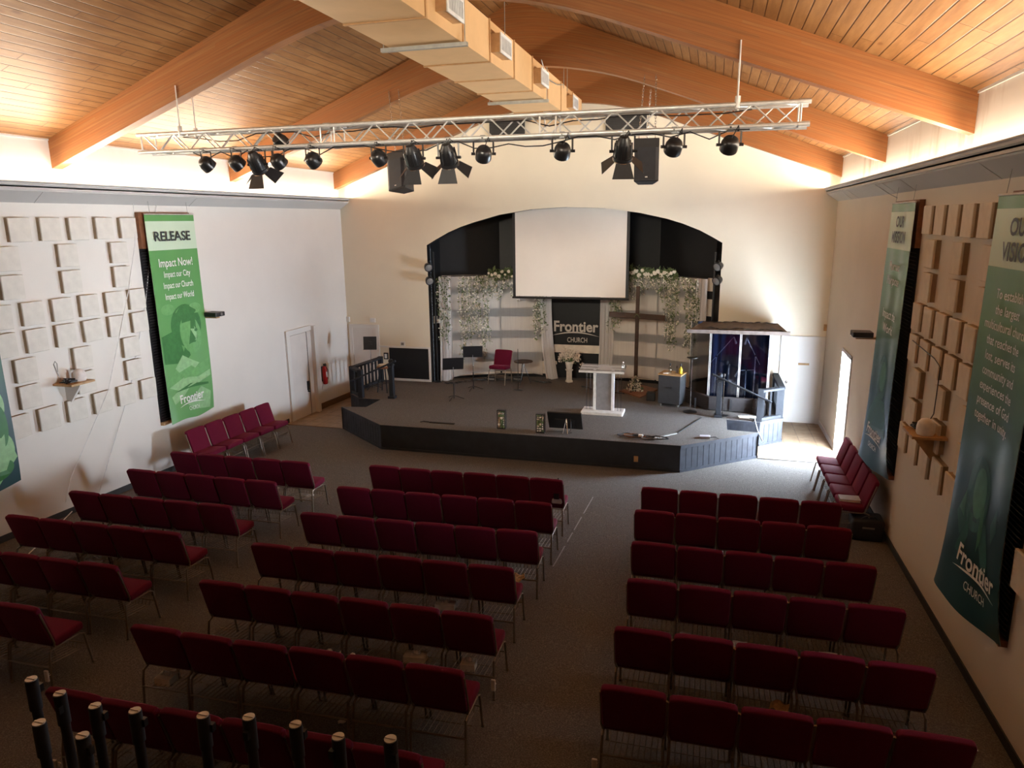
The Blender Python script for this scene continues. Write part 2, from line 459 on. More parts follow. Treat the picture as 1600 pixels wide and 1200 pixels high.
TY = 14.43   # where carpet meets tile
mb = MB(); mb.grid(lambda u, v: (XL - .2 + u * (XR - XL + .4), YR + v * (TY - YR), fz(YR + v * (TY - YR))), 6, 8)
struct(mb.build('floor', 'carpet'))
mb = MB(); mb.grid(lambda u, v: (XL - .2 + u * (XR - XL + .4), TY + v * (20.2 - TY), fz(TY + v * (20.2 - TY))), 4, 4)
struct(mb.build('floor', 'tile'))
tag(MB().bar((XL, TY, fz(TY) + .004), (-8.2, TY, fz(TY) + .004), .04, .008).build('trim_1', 'basebr'), kind='structure')
tag(MB().bar((1.03, TY, fz(TY) + .004), (XR, TY, fz(TY) + .004), .03, .008).build('trim_2', 'baseblk'), kind='structure')

# left wall
mb = MB(); quad_wall(mb, XL, YR, D, fz(YR), fz(D), ZW, ZW)
mb.box(XL - .2, XL - .002, YR, D + .2, -.6, 9)
struct(mb.build('wall_left', 'wall_l'))
mb = MB(); quad_wall(mb, XL + .001, YR, D, ZW, ZW, ZT, ZT); struct(mb.build('wall_left_upper', 'wall_topl'))
# right wall with the doorway and an added, unseen side window
DY0, DY1, DZ = 14.39, 15.44, 1.96
WY0, WY1, WZ0, WZ1 = 5.55, 6.0, 1.85, 4.2
mb = MB(); T = .2
for y0, y1, z0, z1 in ((YR, WY0, -.6, ZW), (WY0, WY1, -.6, WZ0), (WY0, WY1, WZ1, ZW), (WY1, DY0, -.6, ZW), (DY0, DY1, DZ, ZW), (DY0, DY1, -.6, fz(14.9)), (DY1, D + .2, -.6, ZW), (YR, D + .2, ZW, 9)):
    mb.box(XR, XR + T, y0, y1, z0, z1)
struct(mb.build('wall_right', 'wall_r'))
mb = MB(); quad_wall(mb, XR - .001, YR, D, ZW, ZW, ZT, ZT); struct(mb.build('wall_right_upper', 'wall_top'))
# back wall with the arched stage opening
AX0, AX1 = -7.25, 0.17
ARC = [(-7.25, 3.93), (-7.0, 4.07), (-6.65, 4.25), (-6.3, 4.39), (-5.95, 4.50), (-5.26, 4.68), (-4.43, 4.80), (-3.55, 4.84), (-2.6, 4.80), (-1.76, 4.68), (-1.1, 4.53), (-.75, 4.42), (-.35, 4.26), (-.05, 4.10), (.17, 3.97)]


def roof(x): return ZT + RS * min(x - XL, XR - x)


mb = MB(); zf = fz(D) - .05
for yy in (D, D + .22):
    mb.add([(XL, yy, zf), (AX0, yy, zf), (AX0, yy, roof(AX0)), (XL, yy, roof(XL))], [(0, 1, 2, 3)])
    mb.add([(AX1, yy, zf), (XR, yy, zf), (XR, yy, roof(XR)), (AX1, yy, roof(AX1))], [(0, 1, 2, 3)])
    for (xa, za), (xb, zb) in zip(ARC, ARC[1:]):
        mb.add([(xa, yy, za), (xb, yy, zb), (xb, yy, roof(xb)), (xa, yy, roof(xa))], [(0, 1, 2, 3)])
struct(mb.build('wall_back', 'wall'))
mb = MB()
pr = [(AX0, zf)] + ARC + [(AX1, zf)]
for (xa, za), (xb, zb) in zip(pr, pr[1:]):
    mb.add([(xa, D, za), (xb, D, zb), (xb, D + .22, zb), (xa, D + .22, za)], [(0, 1, 2, 3)])
struct(mb.build('trim_3', 'apse'))
mb = MB().box(XL - .2, XR + .2, YR - .2, YR, -.2, 9); struct(mb.build('wall_rear', 'basebr'))
wn = struct(thing('window_6', None, None, (XC + .5, YR, 5.6), kind='structure'))  # unseen window added to house the rear stage fill
MB().box(XC - 1.6, XC + 2.6, YR, YR + .04, 5.52, 5.6).box(XC - 1.6, XC + 2.6, YR, YR + .04, 6.6, 6.68).build('window_frame', 'wood', wn)
struct(MB().box(XL, XR, YR, .30, 2.72, 2.98).build('floor_balcony', 'basebr'))
# ceiling
for s in (0, 1):
    xa, za = (XL - .2, ZT - RS * .2) if s == 0 else (XR + .2, ZT - RS * .2)
    mb = MB().prism([(xa, YR - .2, za), (XC, YR - .2, ZT + RS * (XC - XL)), (XC, D + 3, ZT + RS * (XC - XL)), (xa, D + 3, za)], (0, 0, .15))
    struct(mb.build('ceiling', 'ceil'))
# roof beams: straight arms with an arched soffit in the middle


def soffit(d):
    return ZB + .366 * (6.1405 - d) if d > 2.3 else 7.21 - .0796 * d * d


for y0 in (8.997, 13.214, 17.50):
    mb = MB(); xs = [XL + .004 + (XR - XL - .008) * i / 64 for i in range(65)]
    y1 = y0 + .18; vs = []
    for x in xs:
        d = abs(x - XC); zb = soffit(d); zt = roof(x) + .01
        vs += [(x, y0, zb), (x, y0, zt), (x, y1, zt), (x, y1, zb)]
    fs = []
    for i in range(64):
        for k in range(4): fs.append((i * 4 + k, i * 4 + (k + 1) % 4, i * 4 + 4 + (k + 1) % 4, i * 4 + 4 + k))
    fs += [(0, 1, 2, 3), (256, 257, 258, 259)]
    mb.add(vs, fs)
    tag(mb.build('ceiling_beam', 'beam', bevel=0), kind='structure')
# coves
for s, x in ((1, XL), (-1, XR)):
    P = [(0, ZW), (.235, 5.03), (.235, 5.05), (.262, 5.05), (.262, 5.10), (.28, 5.115), (.28, 5.14), (.30, 5.15), (.30, ZC), (.262, ZC), (.262, 5.08), (0, 5.08)]
    mb = MB()
    mb.prism([(x + s * a, YR, b) for a, b in P], (0, D - YR - .003, 0))
    for yj in ((11.9, 8.6, 5.5) if s > 0 else (15.9, 15.2, 12.2, 11.1, 8.0)):
        mb.bar((x + s * .01, yj, ZW - .001), (x + s * .232, yj - .02, 5.027), .012, .006)
    struct(mb.build('trim_4' if s > 0 else 'trim_5', 'cove'))
# thin white edge where upper walls meet planks
for x, s in ((XL, 1), (XR, -1)):
    struct(MB().box(min(x, x + s * .02), max(x, x + s * .02), YR, D, ZT - .02, ZT + .01).build('trim_6' if s > 0 else 'trim_7', 'trimw'))
# baseboards
mb = MB()
for y0, y1 in ((YR, 14.6), ): mb.prism([(XL, y0, fz(y0)), (XL + .014, y0, fz(y0)), (XL + .014, y0, fz(y0) + .1), (XL, y0, fz(y0) + .1)], (0, y1 - y0, fz(y1) - fz(y0)))
struct(mb.build('baseboard_left', 'baseblk'))
y0, y1 = 15.95, D
struct(MB().prism([(XL, y0, fz(y0)), (XL + .02, y0, fz(y0)), (XL + .02, y0, fz(y0) + .15), (XL, y0, fz(y0) + .15)], (0, y1 - y0, fz(y1) - fz(y0))).build('baseboard_left_rear', 'basebr'))
mb = MB(); y0, y1 = YR, 13.9
mb.prism([(XR, y0, fz(y0)), (XR - .014, y0, fz(y0)), (XR - .014, y0, fz(y0) + .1), (XR, y0, fz(y0) + .1)], (0, y1 - y0, fz(y1) - fz(y0)))
struct(mb.build('baseboard_right', 'baseblk'))
mb = MB(); y0, y1 = 15.5, D
mb.prism([(XR, y0, fz(y0)), (XR - .014, y0, fz(y0)), (XR - .014, y0, fz(y0) + .12), (XR, y0, fz(y0) + .12)], (0, y1 - y0, fz(y1) - fz(y0)))
struct(mb.build('baseboard_right_rear', 'trimw'))

# apse behind the arch
AP = [(-7.25, 17.99), (-7.12, 18.35), (-5.68, 19.15), (-4.25, 19.42), (-2.75, 19.42), (-1.35, 19.15), (.05, 18.35), (.17, 17.99)]
mb = MB()
for (xa, ya), (xb, yb) in zip(AP, AP[1:]):
    mb.add([(xa, ya, -.3), (xb, yb, -.3), (xb, yb, 5.2), (xa, ya, 5.2)], [(0, 1, 2, 3)])
mb.add([(x, y, 5.2) for x, y in AP], [tuple(range(len(AP)))])
wa = struct(mb.build('wall_apse', 'apse'))
bands = [(.30, .66), (.92, 1.31), (1.54, 1.92), (2.16, 2.58), (2.78, 3.10)]
for i in (1, 2, 4, 5):
    a, b = Vector((*AP[i], 0)), Vector((*AP[i + 1], 0)); d = (b - a).normalized(); nrm = Vector((d.y, -d.x, 0))
    for z0, z1 in bands:
        MB().prism([a + d * .03 + Vector((0, 0, z0)), b - d * .03 + Vector((0, 0, z0)), b - d * .03 + Vector((0, 0, z1)), a + d * .03 + Vector((0, 0, z1))], nrm * .025).build('pale_board', 'board', wa)
MB().box(-4.2, -2.8, 19.39, 19.415, .92, 1.14).build('pale_board', 'board', wa)

# wainscot trim, dark panel and doors of the back wall
struct(MB().box(-8.74, AX0 - .01, D - .03, D, 1.18, 1.225).box(AX0 - .06, AX0 - .01, D - .02, D, .30, 1.2).box(-8.47, AX0 - .01, D - .03, D, .275, .33).build('trim_8', 'trimw'))
struct(MB().box(-8.47, AX0 - .07, D - .012, D, .33, 1.18).build('trim_9', 'black'))
dr = struct(thing('door_1', None, None, (-9.18, D, fz(D)), kind='structure'))
MB().box(-9.53, -8.83, D - .03, D, fz(D), 1.70).build('door_leaf', 'doorw', dr)
MB().box(-9.63, -9.53, D - .055, D, fz(D), 1.80).box(-8.83, -8.74, D - .055, D, fz(D), 1.80).box(-9.53, -8.83, D - .055, D, 1.70, 1.80).build('door_frame', 'trimw', dr)
MB().cyl((-8.92, D - .03, .72), (-8.92, D - .09, .72), .025).build('door_handle', 'chrome', dr)
dr = struct(thing('door_2', None, None, (2.1, D, fz(D)), kind='structure'))
MB().box(1.70, 2.50, D - .03, D, fz(D) + .01, 1.76).build('door_leaf', 'trimw', dr)
MB().box(1.62, 1.70, D - .05, D, fz(D), 1.83).box(2.50, 2.58, D - .05, D, fz(D), 1.83).box(1.70, 2.50, D - .05, D, 1.76, 1.83).build('door_frame', 'trimw', dr)
MB().ball((1.79, D - .07, .73), .035).build('door_handle', 'chrome', dr)
MB().box(2.03, 2.27, D - .036, D - .03, 1.145, 1.195).build('door_plate', 'woodl', dr)
struct(MB().box(1.42, 1.62, D - .02, D, 1.22, 1.27).box(1.60, 1.64, D - .02, D, 1.24, 1.80).build('trim_10', 'trimw'))
# left side-wall door with its deep frame
y = 14.75
dr = struct(thing('door_3', None, None, (XL, 15.2, fz(15.2)), kind='structure'))
MB().box(XL + .012, XL + .04, 14.84, 15.56, fz(15.2), 1.90).build('door_leaf', 'doorw', dr)
MB().box(XL, XL + .05, 14.70, 14.84, fz(14.7) - .02, 2.04).box(XL, XL + .13, 15.79, 15.90, fz(15.8), 2.02).box(XL, XL + .05, 14.84, 15.79, 1.92, 2.04).build('door_frame', 'trimw', dr)
MB().box(XL + .01, XL + .02, 15.56, 15.61, fz(15.5), 1.9).build('door_gap', 'gap', dr)
MB().box(XL + .012, XL + .03, 15.61, 15.79, fz(15.6), 1.9).build('side_panel', 'doorw', dr)
MB().box(XL + .04, XL + .075, 15.44, 15.50, .45, .68).cyl((XL + .04, 15.47, .42), (XL + .1, 15.47, .42), .02).build('door_handle', 'blackm', dr)
# glazed exit door in the right wall, full of daylight
dr = struct(thing('door_4', None, None, (XR, 14.9, fz(14.9)), kind='structure'))
MB().box(XR - .02, XR + .1, DY0, DY0 + .05, fz(14.4), DZ).box(XR - .02, XR + .1, DY1 - .05, DY1, fz(15.4), DZ).box(XR - .02, XR + .1, DY0, DY1, DZ - .05, DZ + .02).build('door_frame', 'alu', dr)
MB().box(XR + .09, XR + .10, DY0 + .05, DY1 - .05, fz(14.9), DZ - .05).build('door_pane', 'glass', dr)
struct(MB().box(XR + T, XR + 6, 8, 24, -.4, -.22).build('ground_outside', 'conc'))
# added side window out of view, meant to light the left wall
wn = struct(thing('window_3', None, None, (XR, 5.78, WZ0), kind='structure'))
MB().box(XR - .02, XR + .04, WY0 - .05, WY0, WZ0 - .05, WZ1 + .05).box(XR - .02, XR + .04, WY1, WY1 + .03, WZ0 - .05, WZ1 + .05).box(XR - .02, XR + .04, WY0, WY1, WZ1, WZ1 + .05).box(XR - .02, XR + .04, WY0, WY1, WZ0 - .05, WZ0).build('window_frame', 'wood', wn)


# blinds and valances behind the banners
def blind_window(n, side, y0, y1):
    x = XL if side < 0 else XR; s = 1 if side < 0 else -1
    w = struct(thing('window_%d' % n, None, None, (x, (y0 + y1) / 2, .95), kind='structure'))
    f = lambda a: x + s * a
    def bx(mb, a0, a1, *r): return mb.box(min(f(a0), f(a1)), max(f(a0), f(a1)), *r)
    bx(MB(), 0, .07, y0, y1, 4.13, 4.75).build('valance', 'wood', w)
    bx(MB(), 0, .012, y0, y1, .98, 4.13).build('pane', 'black', w)
    mb = MB()
    k = 62
    for i in range(k):
        z = 1.02 + (4.11 - 1.02) * i / k
        mb.box(min(f(.015), f(.05)), max(f(.015), f(.05)), y0 + .01, y1 - .01, z, z + .004, Matrix.Rotation(s * -.6, 3, 'Y'))
    mb.build('blind', 'ltblind' if side > 0 else 'blind', w)
    bx(MB(), 0, .07, y0, y1, .92, .98).build('window_sill', 'woodl' if side < 0 else 'wood', w)


blind_window(1, -1, 10.52, 11.80); blind_window(2, -1, 6.3, 7.62); blind_window(4, 1, 10.60, 11.9); blind_window(5, 1, 6.42, 7.5)

# ---------------------------------------------------------------- stage
st = thing('stage', 'low wide stage with charcoal carpet top and black panelled sides', 'stage', (-3.5, 15.5, sz(15.5)))
TOP = [(-8.15, 14.42), (-6.53, 13.09), (-.43, 13.10), (1.03, 14.48), (.42, 14.53), (.42, 15.42), (1.10, 15.37), (1.60, 15.87), (1.60, D), (AX1, D), (AX1, 17.99), (.05, 18.35), (-1.35, 19.15), (-2.75, 19.42), (-4.25, 19.42), (-5.68, 19.15), (-7.12, 18.35), (AX0, 17.99), (AX0, D), (-8.70, D), (-8.70, 15.87), (-8.20, 15.38), (-7.62, 15.38), (-7.58, 14.53)]
mb = MB(); mb.prism([(x, y, sz(y) - .03) for x, y in TOP], (0, 0, .03)); mb.build('carpet_top', 'carpet', st)


def skirt(name, a, b, m, boards=0, parent=st):
    a, b = Vector((*a, 0)), Vector((*b, 0)); d = (b - a); L = d.length; d.normalize(); n = Vector((d.y, -d.x, 0)); mb = MB()
    def q(t, z0, z1, w, off, th):
        p = a + d * t; p2 = a + d * (t + w)
        mb.prism([p + n * off + Vector((0, 0, fz(p.y) + z0)), p2 + n * off + Vector((0, 0, fz(p2.y) + z0)), p2 + n * off + Vector((0, 0, fz(p2.y) + z1)), p + n * off + Vector((0, 0, fz(p.y) + z1))], n * th)
    q(0, 0, .50, L, -.03, .02)
    if boards:
        w = L / boards
        for i in range(boards): q(i * w + .006, .02, .49, w - .012, -.012, .008)
    q(0, 0, .05, L, -.005, .015); q(0, .46, .525, L, -.005, .012)
    return mb.build(name, m, parent)


skirt('skirt_board', (-8.15, 14.42), (-6.53, 13.09), 'skirtb', 16)
skirt('skirt_board', (-6.53, 13.09), (-.43, 13.10), 'skirt')
skirt('skirt_board', (-.43, 13.10), (1.03, 14.48), 'skirtb', 14)
skirt('skirt_board', (1.10, 15.37), (1.60, 15.87), 'skirtb', 5)
skirt('skirt_board', (1.60, 15.87), (1.60, D - .01), 'skirtb', 9)
skirt('skirt_board', (-8.70, 15.87), (-8.20, 15.38), 'skirtb', 5)
skirt('skirt_board', (-8.70, D - .01), (-8.70, 15.87), 'skirtb', 9)
skirt('skirt_board', (.42, 15.42), (1.10, 15.37), 'skirtb', 8)
skirt('skirt_board', (-8.20, 15.38), (-7.62, 15.38), 'skirtb', 6)
skirt('skirt_board', (1.03, 14.48), (.42, 14.53), 'skirt'); skirt('skirt_board', (.42, 14.53), (.42, 15.42), 'skirt')
skirt('skirt_board', (-7.62, 15.38), (-7.58, 14.53), 'skirt'); skirt('skirt_board', (-7.58, 14.53), (-8.15, 14.42), 'skirt')
for x0, x1 in ((.42, .72), (-7.90, -7.61)):
    MB().box(x0, x1, 14.55, 15.36, fz(15) , fz(15) + .27).build('step', 'skirt', st)
MB().box(-1.28, -1.20, 13.062, 13.075, .05, .16).cyl((-1.24, 13.04, .08), (-1.24, 13.065, .08), .02).build('floor_outlet', 'woodl', st)

# ---------------------------------------------------------------- wall pieces
def acoustic(side):
    x = XL if side < 0 else XR; s = 1 if side < 0 else -1; g = 'square acoustic panels on the white wall' if side < 0 else 'square acoustic panels on the tan wall'
    full = [7.74 + .507 * i for i in range(6)] if side < 0 else [7.615 + .505 * i for i in range(6)]
    alt = [8.0, 9.0, 10.01] if side < 0 else [7.87, 8.85, 9.87]
    zs = [4.49, 4.09, 3.69, 3.285, 2.885, 2.485, 2.09, 1.69]
    nm = ['top', 'second', 'third', 'fourth', 'fifth', 'sixth', 'seventh', 'bottom']
    od = ['first', 'second', 'third', 'fourth', 'fifth', 'sixth']
    wl = 'white' if side < 0 else 'tan'
    jobs = []
    for r, z in enumerate(zs):
        ys = full if r in (0, 3, 4, 7) else alt
        ys = sorted(ys, reverse=(side > 0))
        for c, y in enumerate(ys):
            if side < 0 and r in (3,) and c == 0: pass
            jobs.append((y, z, 'acoustic panel on the %s wall, %s from the left in the %s row' % (wl, od[c], nm[r])))
    if side > 0: jobs.append((6.19, 1.70, 'lone acoustic panel at the edge beside the big vision banner'))
    proto = None
    for y, z, lb in jobs:
        if proto is None:
            t = thing('acoustic_panel', lb, 'acoustic panel', (x, y, z), g)
            mb = MB(); mb.box(min(x + s * .052, x + s * .08), max(x + s * .052, x + s * .08), y - .172, y + .172, z - .172, z + .172); mb.build('face', 'tilew' if side < 0 else 'tilet', t, bevel=.006, seg=1)
            mb = MB(); mb.box(min(x, x + s * .052), max(x, x + s * .052), y - .168, y + .168, z - .168, z + .168); mb.build('backing', 'tileside', t)
            proto = t
        else:
            c = copy_tree(proto); c.location = (x, y, z); c['label'] = lb
            c.rotation_euler = (random.uniform(-.02, .02), 0, 0)


acoustic(-1); acoustic(1)


def banner(name_label, side, y0, y1, off_t, off_b, m, heads, lines, pic, lg, curl=0.0, z0=.92, z1=4.72):
    """y0..y1 in reading order"""
    x = XL if side < 0 else XR; s = 1 if side < 0 else -1
    t = thing('banner', name_label, 'banner', (x, (y0 + y1) / 2, z0), 'tall printed banners hung over the windows')
    Wd = abs(y1 - y0)
    def surf(u, v, o=0.0):
        off = off_b + (off_t - off_b) * v + .012 * math.sin(u * 6.3 + 1.2) * (1 - .7 * v) + .005 * math.sin(u * 15 + v * 3)
        e = (1 - v) ** 8
        off += curl * e * math.sin(u * PI * 1.3 + .5)
        z = z0 + (z1 - z0) * v + e * (.03 * math.sin(u * 7) if curl else 0)
        return (x + s * (off + o), y0 + (y1 - y0) * u, z)
    MB().grid(lambda u, v: surf(u, v), 20, 44, uv=True).build('fabric', m, t, smooth=True)
    MB().grid(lambda u, v: surf(u, v, -.006), 10, 24).build('back_layer', 'bback', t, smooth=True)
    MB().tube([surf(0, 1), surf(1, 1)], .012).build('top_rod', 'alu', t)
    fn = lambda a, zz, o=.016: surf(.5 + a / Wd, (zz - z0) / (z1 - z0), o)
    if heads:
        for tx, zz, w, h in heads: add_text(MB(), tx, fn, 0, zz - h / 2, w, h, .026).build('heading', 'dtxt', t)
    if lines:
        for tx, cx, zz, w, h in lines: add_text(MB(), tx, fn, cx, zz - h / 2, w, h, .008).build('printed_text', 'ltxt', t)
    if lg:
        logo(t, 'ltxt', fn, *lg)
    for lay, (mt, shapes) in enumerate(pic):
        mb = MB()
        for sh in shapes:
            n = len(sh); k = [fn(a, b, .004 + .003 * lay) for a, b in sh]
            mb.add(k, [tuple(range(n))])
        mb.build('printed_figure', mt, t)
    mb = MB()
    for u in (.12, .88): mb.tube([surf(u, 1), (x + s * .1, y0 + (y1 - y0) * u, 4.94)], .003, 5)
    mb.build('hanging_wire', 'strut', t)
    return t


def ell(cx, cz, a, b, n=26, ph=0):
    return [(cx + a * math.cos(2 * PI * i / n) * math.cos(ph) - b * math.sin(2 * PI * i / n) * math.sin(ph), cz + a * math.cos(2 * PI * i / n) * math.sin(ph) + b * math.sin(2 * PI * i / n) * math.cos(ph)) for i in range(n)]


picA = [('pr3', [ell(.08, 2.68, .40, .40), [(-.60, 2.55), (-.25, 2.62), (0, 2.45), (.12, 2.1), (-.1, 1.98), (-.6, 2.05)]]),
        ('pr2', [ell(.17, 2.50, .27, .38, 26, .25), [(-.6, 1.70), (-.2, 1.98), (.3, 1.88), (.58, 2.0), (.58, 1.72), (.2, 1.55), (-.3, 1.5), (-.6, 1.52)], ell(-.35, 3.02, .18, .10), ell(.36, 2.98, .16, .1)]),
        ('pr1', [[(-.35, 1.92), (-.12, 2.14), (.05, 2.05), (.32, 1.92), (.12, 1.80), (-.25, 1.82)], [(-.58, 1.60), (-.15, 1.72), (.25, 1.66), (.58, 1.74), (.58, 1.62), (.15, 1.52), (-.3, 1.48)], [(-.55, 1.42), (-.2, 1.56), (-.05, 1.5), (-.25, 1.34), (-.5, 1.26)], ell(.20, 2.52, .13, .2, 20, .2), [(-.15, 1.18), (.3, 1.46), (.55, 1.3), (.5, .98), (.2, 1.05)]]),
        ('pr3', [ell(.12, 2.56, .045, .03), ell(.32, 2.56, .04, .03), [(.16, 2.36), (.30, 2.37), (.28, 2.33), (.18, 2.33)], [(-.45, 1.48), (0, 1.58), (.5, 1.50), (.5, 1.46), (0, 1.5)]])]
banner('green banner reading RELEASE hung over the window on the white wall', -1, 10.60, 11.86, .115, .15, 'b_green', [('RELEASE', 4.34, .92, .17)],
       [('Impact Now!', 0, 3.87, .86, .155), ('Impact our City', 0, 3.66, .68, .115), ('Impact our Church', 0, 3.46, .76, .115), ('Impact our World', 0, 3.26, .74, .115)], picA, (0, 1.24, .70), .05)
banner('green banner at the edge of the picture with only its lower side showing', -1, 6.32, 7.58, .115, .15, 'b_teal', [], [], [('pr1', [ell(.25, 2.1, .3, .35), ell(.35, 1.45, .25, .3), [(-.1, 1.2), (.5, 1.7), (.62, 1.3), (.3, 1.0)]]), ('pr3', [ell(.3, 1.2, .25, .15), ell(.45, 1.8, .1, .3)])], None, .04)
picB = [('pt2', [ell(0, 2.25, .24, .34), [(-.5, 1.6), (-.2, 1.95), (.25, 1.95), (.5, 1.6), (.45, 1.45), (-.45, 1.45)]]), ('pt1', [ell(.04, 2.28, .14, .22), [(.18, 1.7), (.30, 1.9), (.34, 1.65), (.22, 1.5)]])]
banner('narrow-looking green banner reading OUR MISSION beside the exit door', 1, 11.84, 10.56, .12, .18, 'b_teal', [('OUR', 4.47, .42, .15), ('MISSION', 4.26, .76, .16)],
       [('Pursue', 0, 3.86, .56, .13), ('Purpose', 0, 3.66, .68, .13), ('Impact the', 0, 3.18, .74, .13), ('World', 0, 2.98, .54, .13)], picB, (0, 1.36, .66), .10)
picC = [('pt2', [ell(-.05, 2.05, .24, .36), [(-.42, 1.75), (-.28, 2.05), (-.2, 1.7), (-.28, 1.55)], [(-.3, 1.4), (-.15, 1.85), (.2, 1.85), (.35, 1.5), (.3, 1.35)], [(.30, 1.9), (.42, 2.1), (.46, 1.9), (.36, 1.75)]]),
        ('pt1', [ell(0, 2.08, .13, .24), [(-.38, 1.80), (-.29, 2.0), (-.25, 1.75)], [(.08, 1.9), (.14, 2.0), (.15, 1.7), (.1, 1.55)]])]
vis = ['To establish', 'the largest', 'multicultural church', 'that reaches the', 'lost, serves its', 'community and', 'experiences the', 'presence of God', 'together in unity.']
vw = [.58, .52, .94, .74, .70, .72, .74, .76, .78]
banner('tall dark green banner reading OUR VISION with a paragraph of white text', 1, 7.66, 6.39, .12, .17, 'b_teal', [('OUR', 4.45, .42, .15), ('VISION', 4.24, .66, .16)],
       [(tx, 0, 3.87 - .139 * i, vw[i], .088) for i, tx in enumerate(vis)], picC, (.19, 1.35, .74), .12)


def shelf_unit(side, label_s, label_c, y, z):
    x = XL if side < 0 else XR; s = 1 if side < 0 else -1
    f = lambda a, b: (min(x + s * a, x + s * b), max(x + s * a, x + s * b))
    t = thing('wall_shelf', label_s, 'shelf', (x, y, z))
    MB().box(*f(.0, .36), y - .22, y + .22, z - .03, z).build('shelf_board', 'woodl', t)
    MB().prism([(x, y - .02, z - .03), (x + s * .3, y - .02, z - .03), (x + s * .3, y - .02, z - .06), (x + s * .06, y - .02, z - .36), (x, y - .02, z - .36)], (0, .04, 0)).build('bracket', 'trimw' if side < 0 else 'woodl', t)
    c = thing('camera', label_c, 'camera', (x + s * .2, y + .08 * s, z))
    yc = y + .09 * s
    MB().lathe([(.085, 0), (.095, .02), (.095, .09), (.085, .14), (.055, .175), (.015, .19)], (x + s * .2, yc, z), 20).build('dome', 'white', c, smooth=True)
    MB().box(x + s * .2 - .05, x + s * .2 + .05, yc - .07, yc + .07, z + .001, z + .012).build('base', 'blackr', c)
    k = thing('cable_bundle', 'tangle of black cables beside the dome camera on the %s wall shelf' % ('white' if side < 0 else 'tan'), 'cables', (x + s * .2, y - .1 * s, z))
    mb = MB(); rnd = random.Random(5)
    for j in range(5):
        mb.tube([(x + s * (.2 + rnd.uniform(-.09, .09)), y - .11 * s + rnd.uniform(-.09, .09), z + .012 + rnd.uniform(0, .06)) for q in range(7)], .010, 6)
    mb.build('loops', 'blackr', k, smooth=True)
    mb = MB()
    if side < 0: mb.tube([(x + .05, y - .10, z + .02), (x + .012, y - .12, z + .16), (x + .012, y - .16, z + .30), (x + .012, y - .13, z + .34), (x + .012, y - .10, z + .30), (x + .012, y - .11, z + .17)], .006, 6)
    else: mb.tube([(x - .15, y + .10, z + .04), (x - .09, y + .08, z + .2), (x - .09, y + .06, z + .5), (x - .09, y + .05, z + .75), (x - .09, y + .3, z + .8), (x - .09, y + 1.3, z + .85)], .006, 6)
    mb.build('lead', 'strut' if side < 0 else 'blackr', k)


shelf_unit(-1, 'small pine shelf bracketed to the white wall among the acoustic panels', 'white dome camera on the small shelf of the white wall', 8.66, 2.17)
shelf_unit(1, 'small pine shelf bracketed to the tan wall between the two banners', 'white dome camera on the small shelf of the tan wall', 8.80, 2.14)
for side, y, z, lb in ((-1, 11.98, 2.80, 'black box on a bracket poking out behind the RELEASE banner'), (1, 12.45, 2.70, 'black box on a bracket poking out behind the OUR MISSION banner')):
    x = XL if side < 0 else XR; s = 1 if side < 0 else -1
    t = thing('wall_projector', lb, 'projector', (x, y, z))
    f = lambda a, b: (min(x + s * a, x + s * b), max(x + s * a, x + s * b))
    MB().box(*f(.10, .40), y - .14, y + .14, z - .035, z + .05).build('body', 'blackr', t, bevel=.012)
    MB().box(*f(0, .34), y - .05, y + .05, z - .07, z - .04).build('bracket', 'woodl', t)
    MB().cyl((x + s * .395, y + .03, z + .01), (x + s * .41, y + .03, z + .01), .03).build('lens', 'lens', t)
# cords
mb = MB().tube([(XL + .03, 11.14, 5.2), (XL + .02, 10.74, 4.0), (XL + .02, 10.5, 3.2), (XL + .03, 9.93, 1.84), (XL + .06, 8.87, .12), (XL + .10, 8.45, .08)], .007, 6)
tag(mb.build('hanging_cable', 'white', smooth=True), 'thin white cord slanting from the cove past the RELEASE banner to the floor', 'cord', 'white cords on the white wall')
mb = MB().tube([(XL + .03, 11.30, 5.04), (XL + .03, 10.49, 4.9), (XL + .09, 10.36, 4.25), (XL + .09, 10.07, 3.44), (XL + .09, 9.37, 1.86), (XL + .05, 8.47, .66), (XL + .05, 8.3, .3)], .006, 6)
tag(mb.build('hanging_cable', 'white', smooth=True), 'thin white cord draped over the acoustic panels to behind the chairs', 'cord', 'white cords on the white wall')
mb = MB().tube([(XL + .03, 8.40, .10), (-9.3, 7.7, .10), (-8.92, 6.99, .13)], .008, 6)
tag(mb.build('floor_cable', 'white'), 'white cord stretched along the floor beneath the chairs by the white wall', 'cord')
mb = MB().tube([(XR - .24, 12.6, 5.02), (XR - .10, 12.2, 4.86), (XR - .06, 11.9, 4.8)], .006, 6)
tag(mb.build('banner_cable', 'strut'), 'short cord from the cove to the top of the OUR MISSION banner', 'cord')
mb = MB().tube([(XL + .04, 13.2, 5.4), (XL + .09, 9.3, 5.38), (XL + .05, 9.36, 5.2)][1:], .005, 5)
tag(mb.build('beam_wire', 'strut'), 'thin wire dropping from the end of the nearest beam into the cove', 'wire')
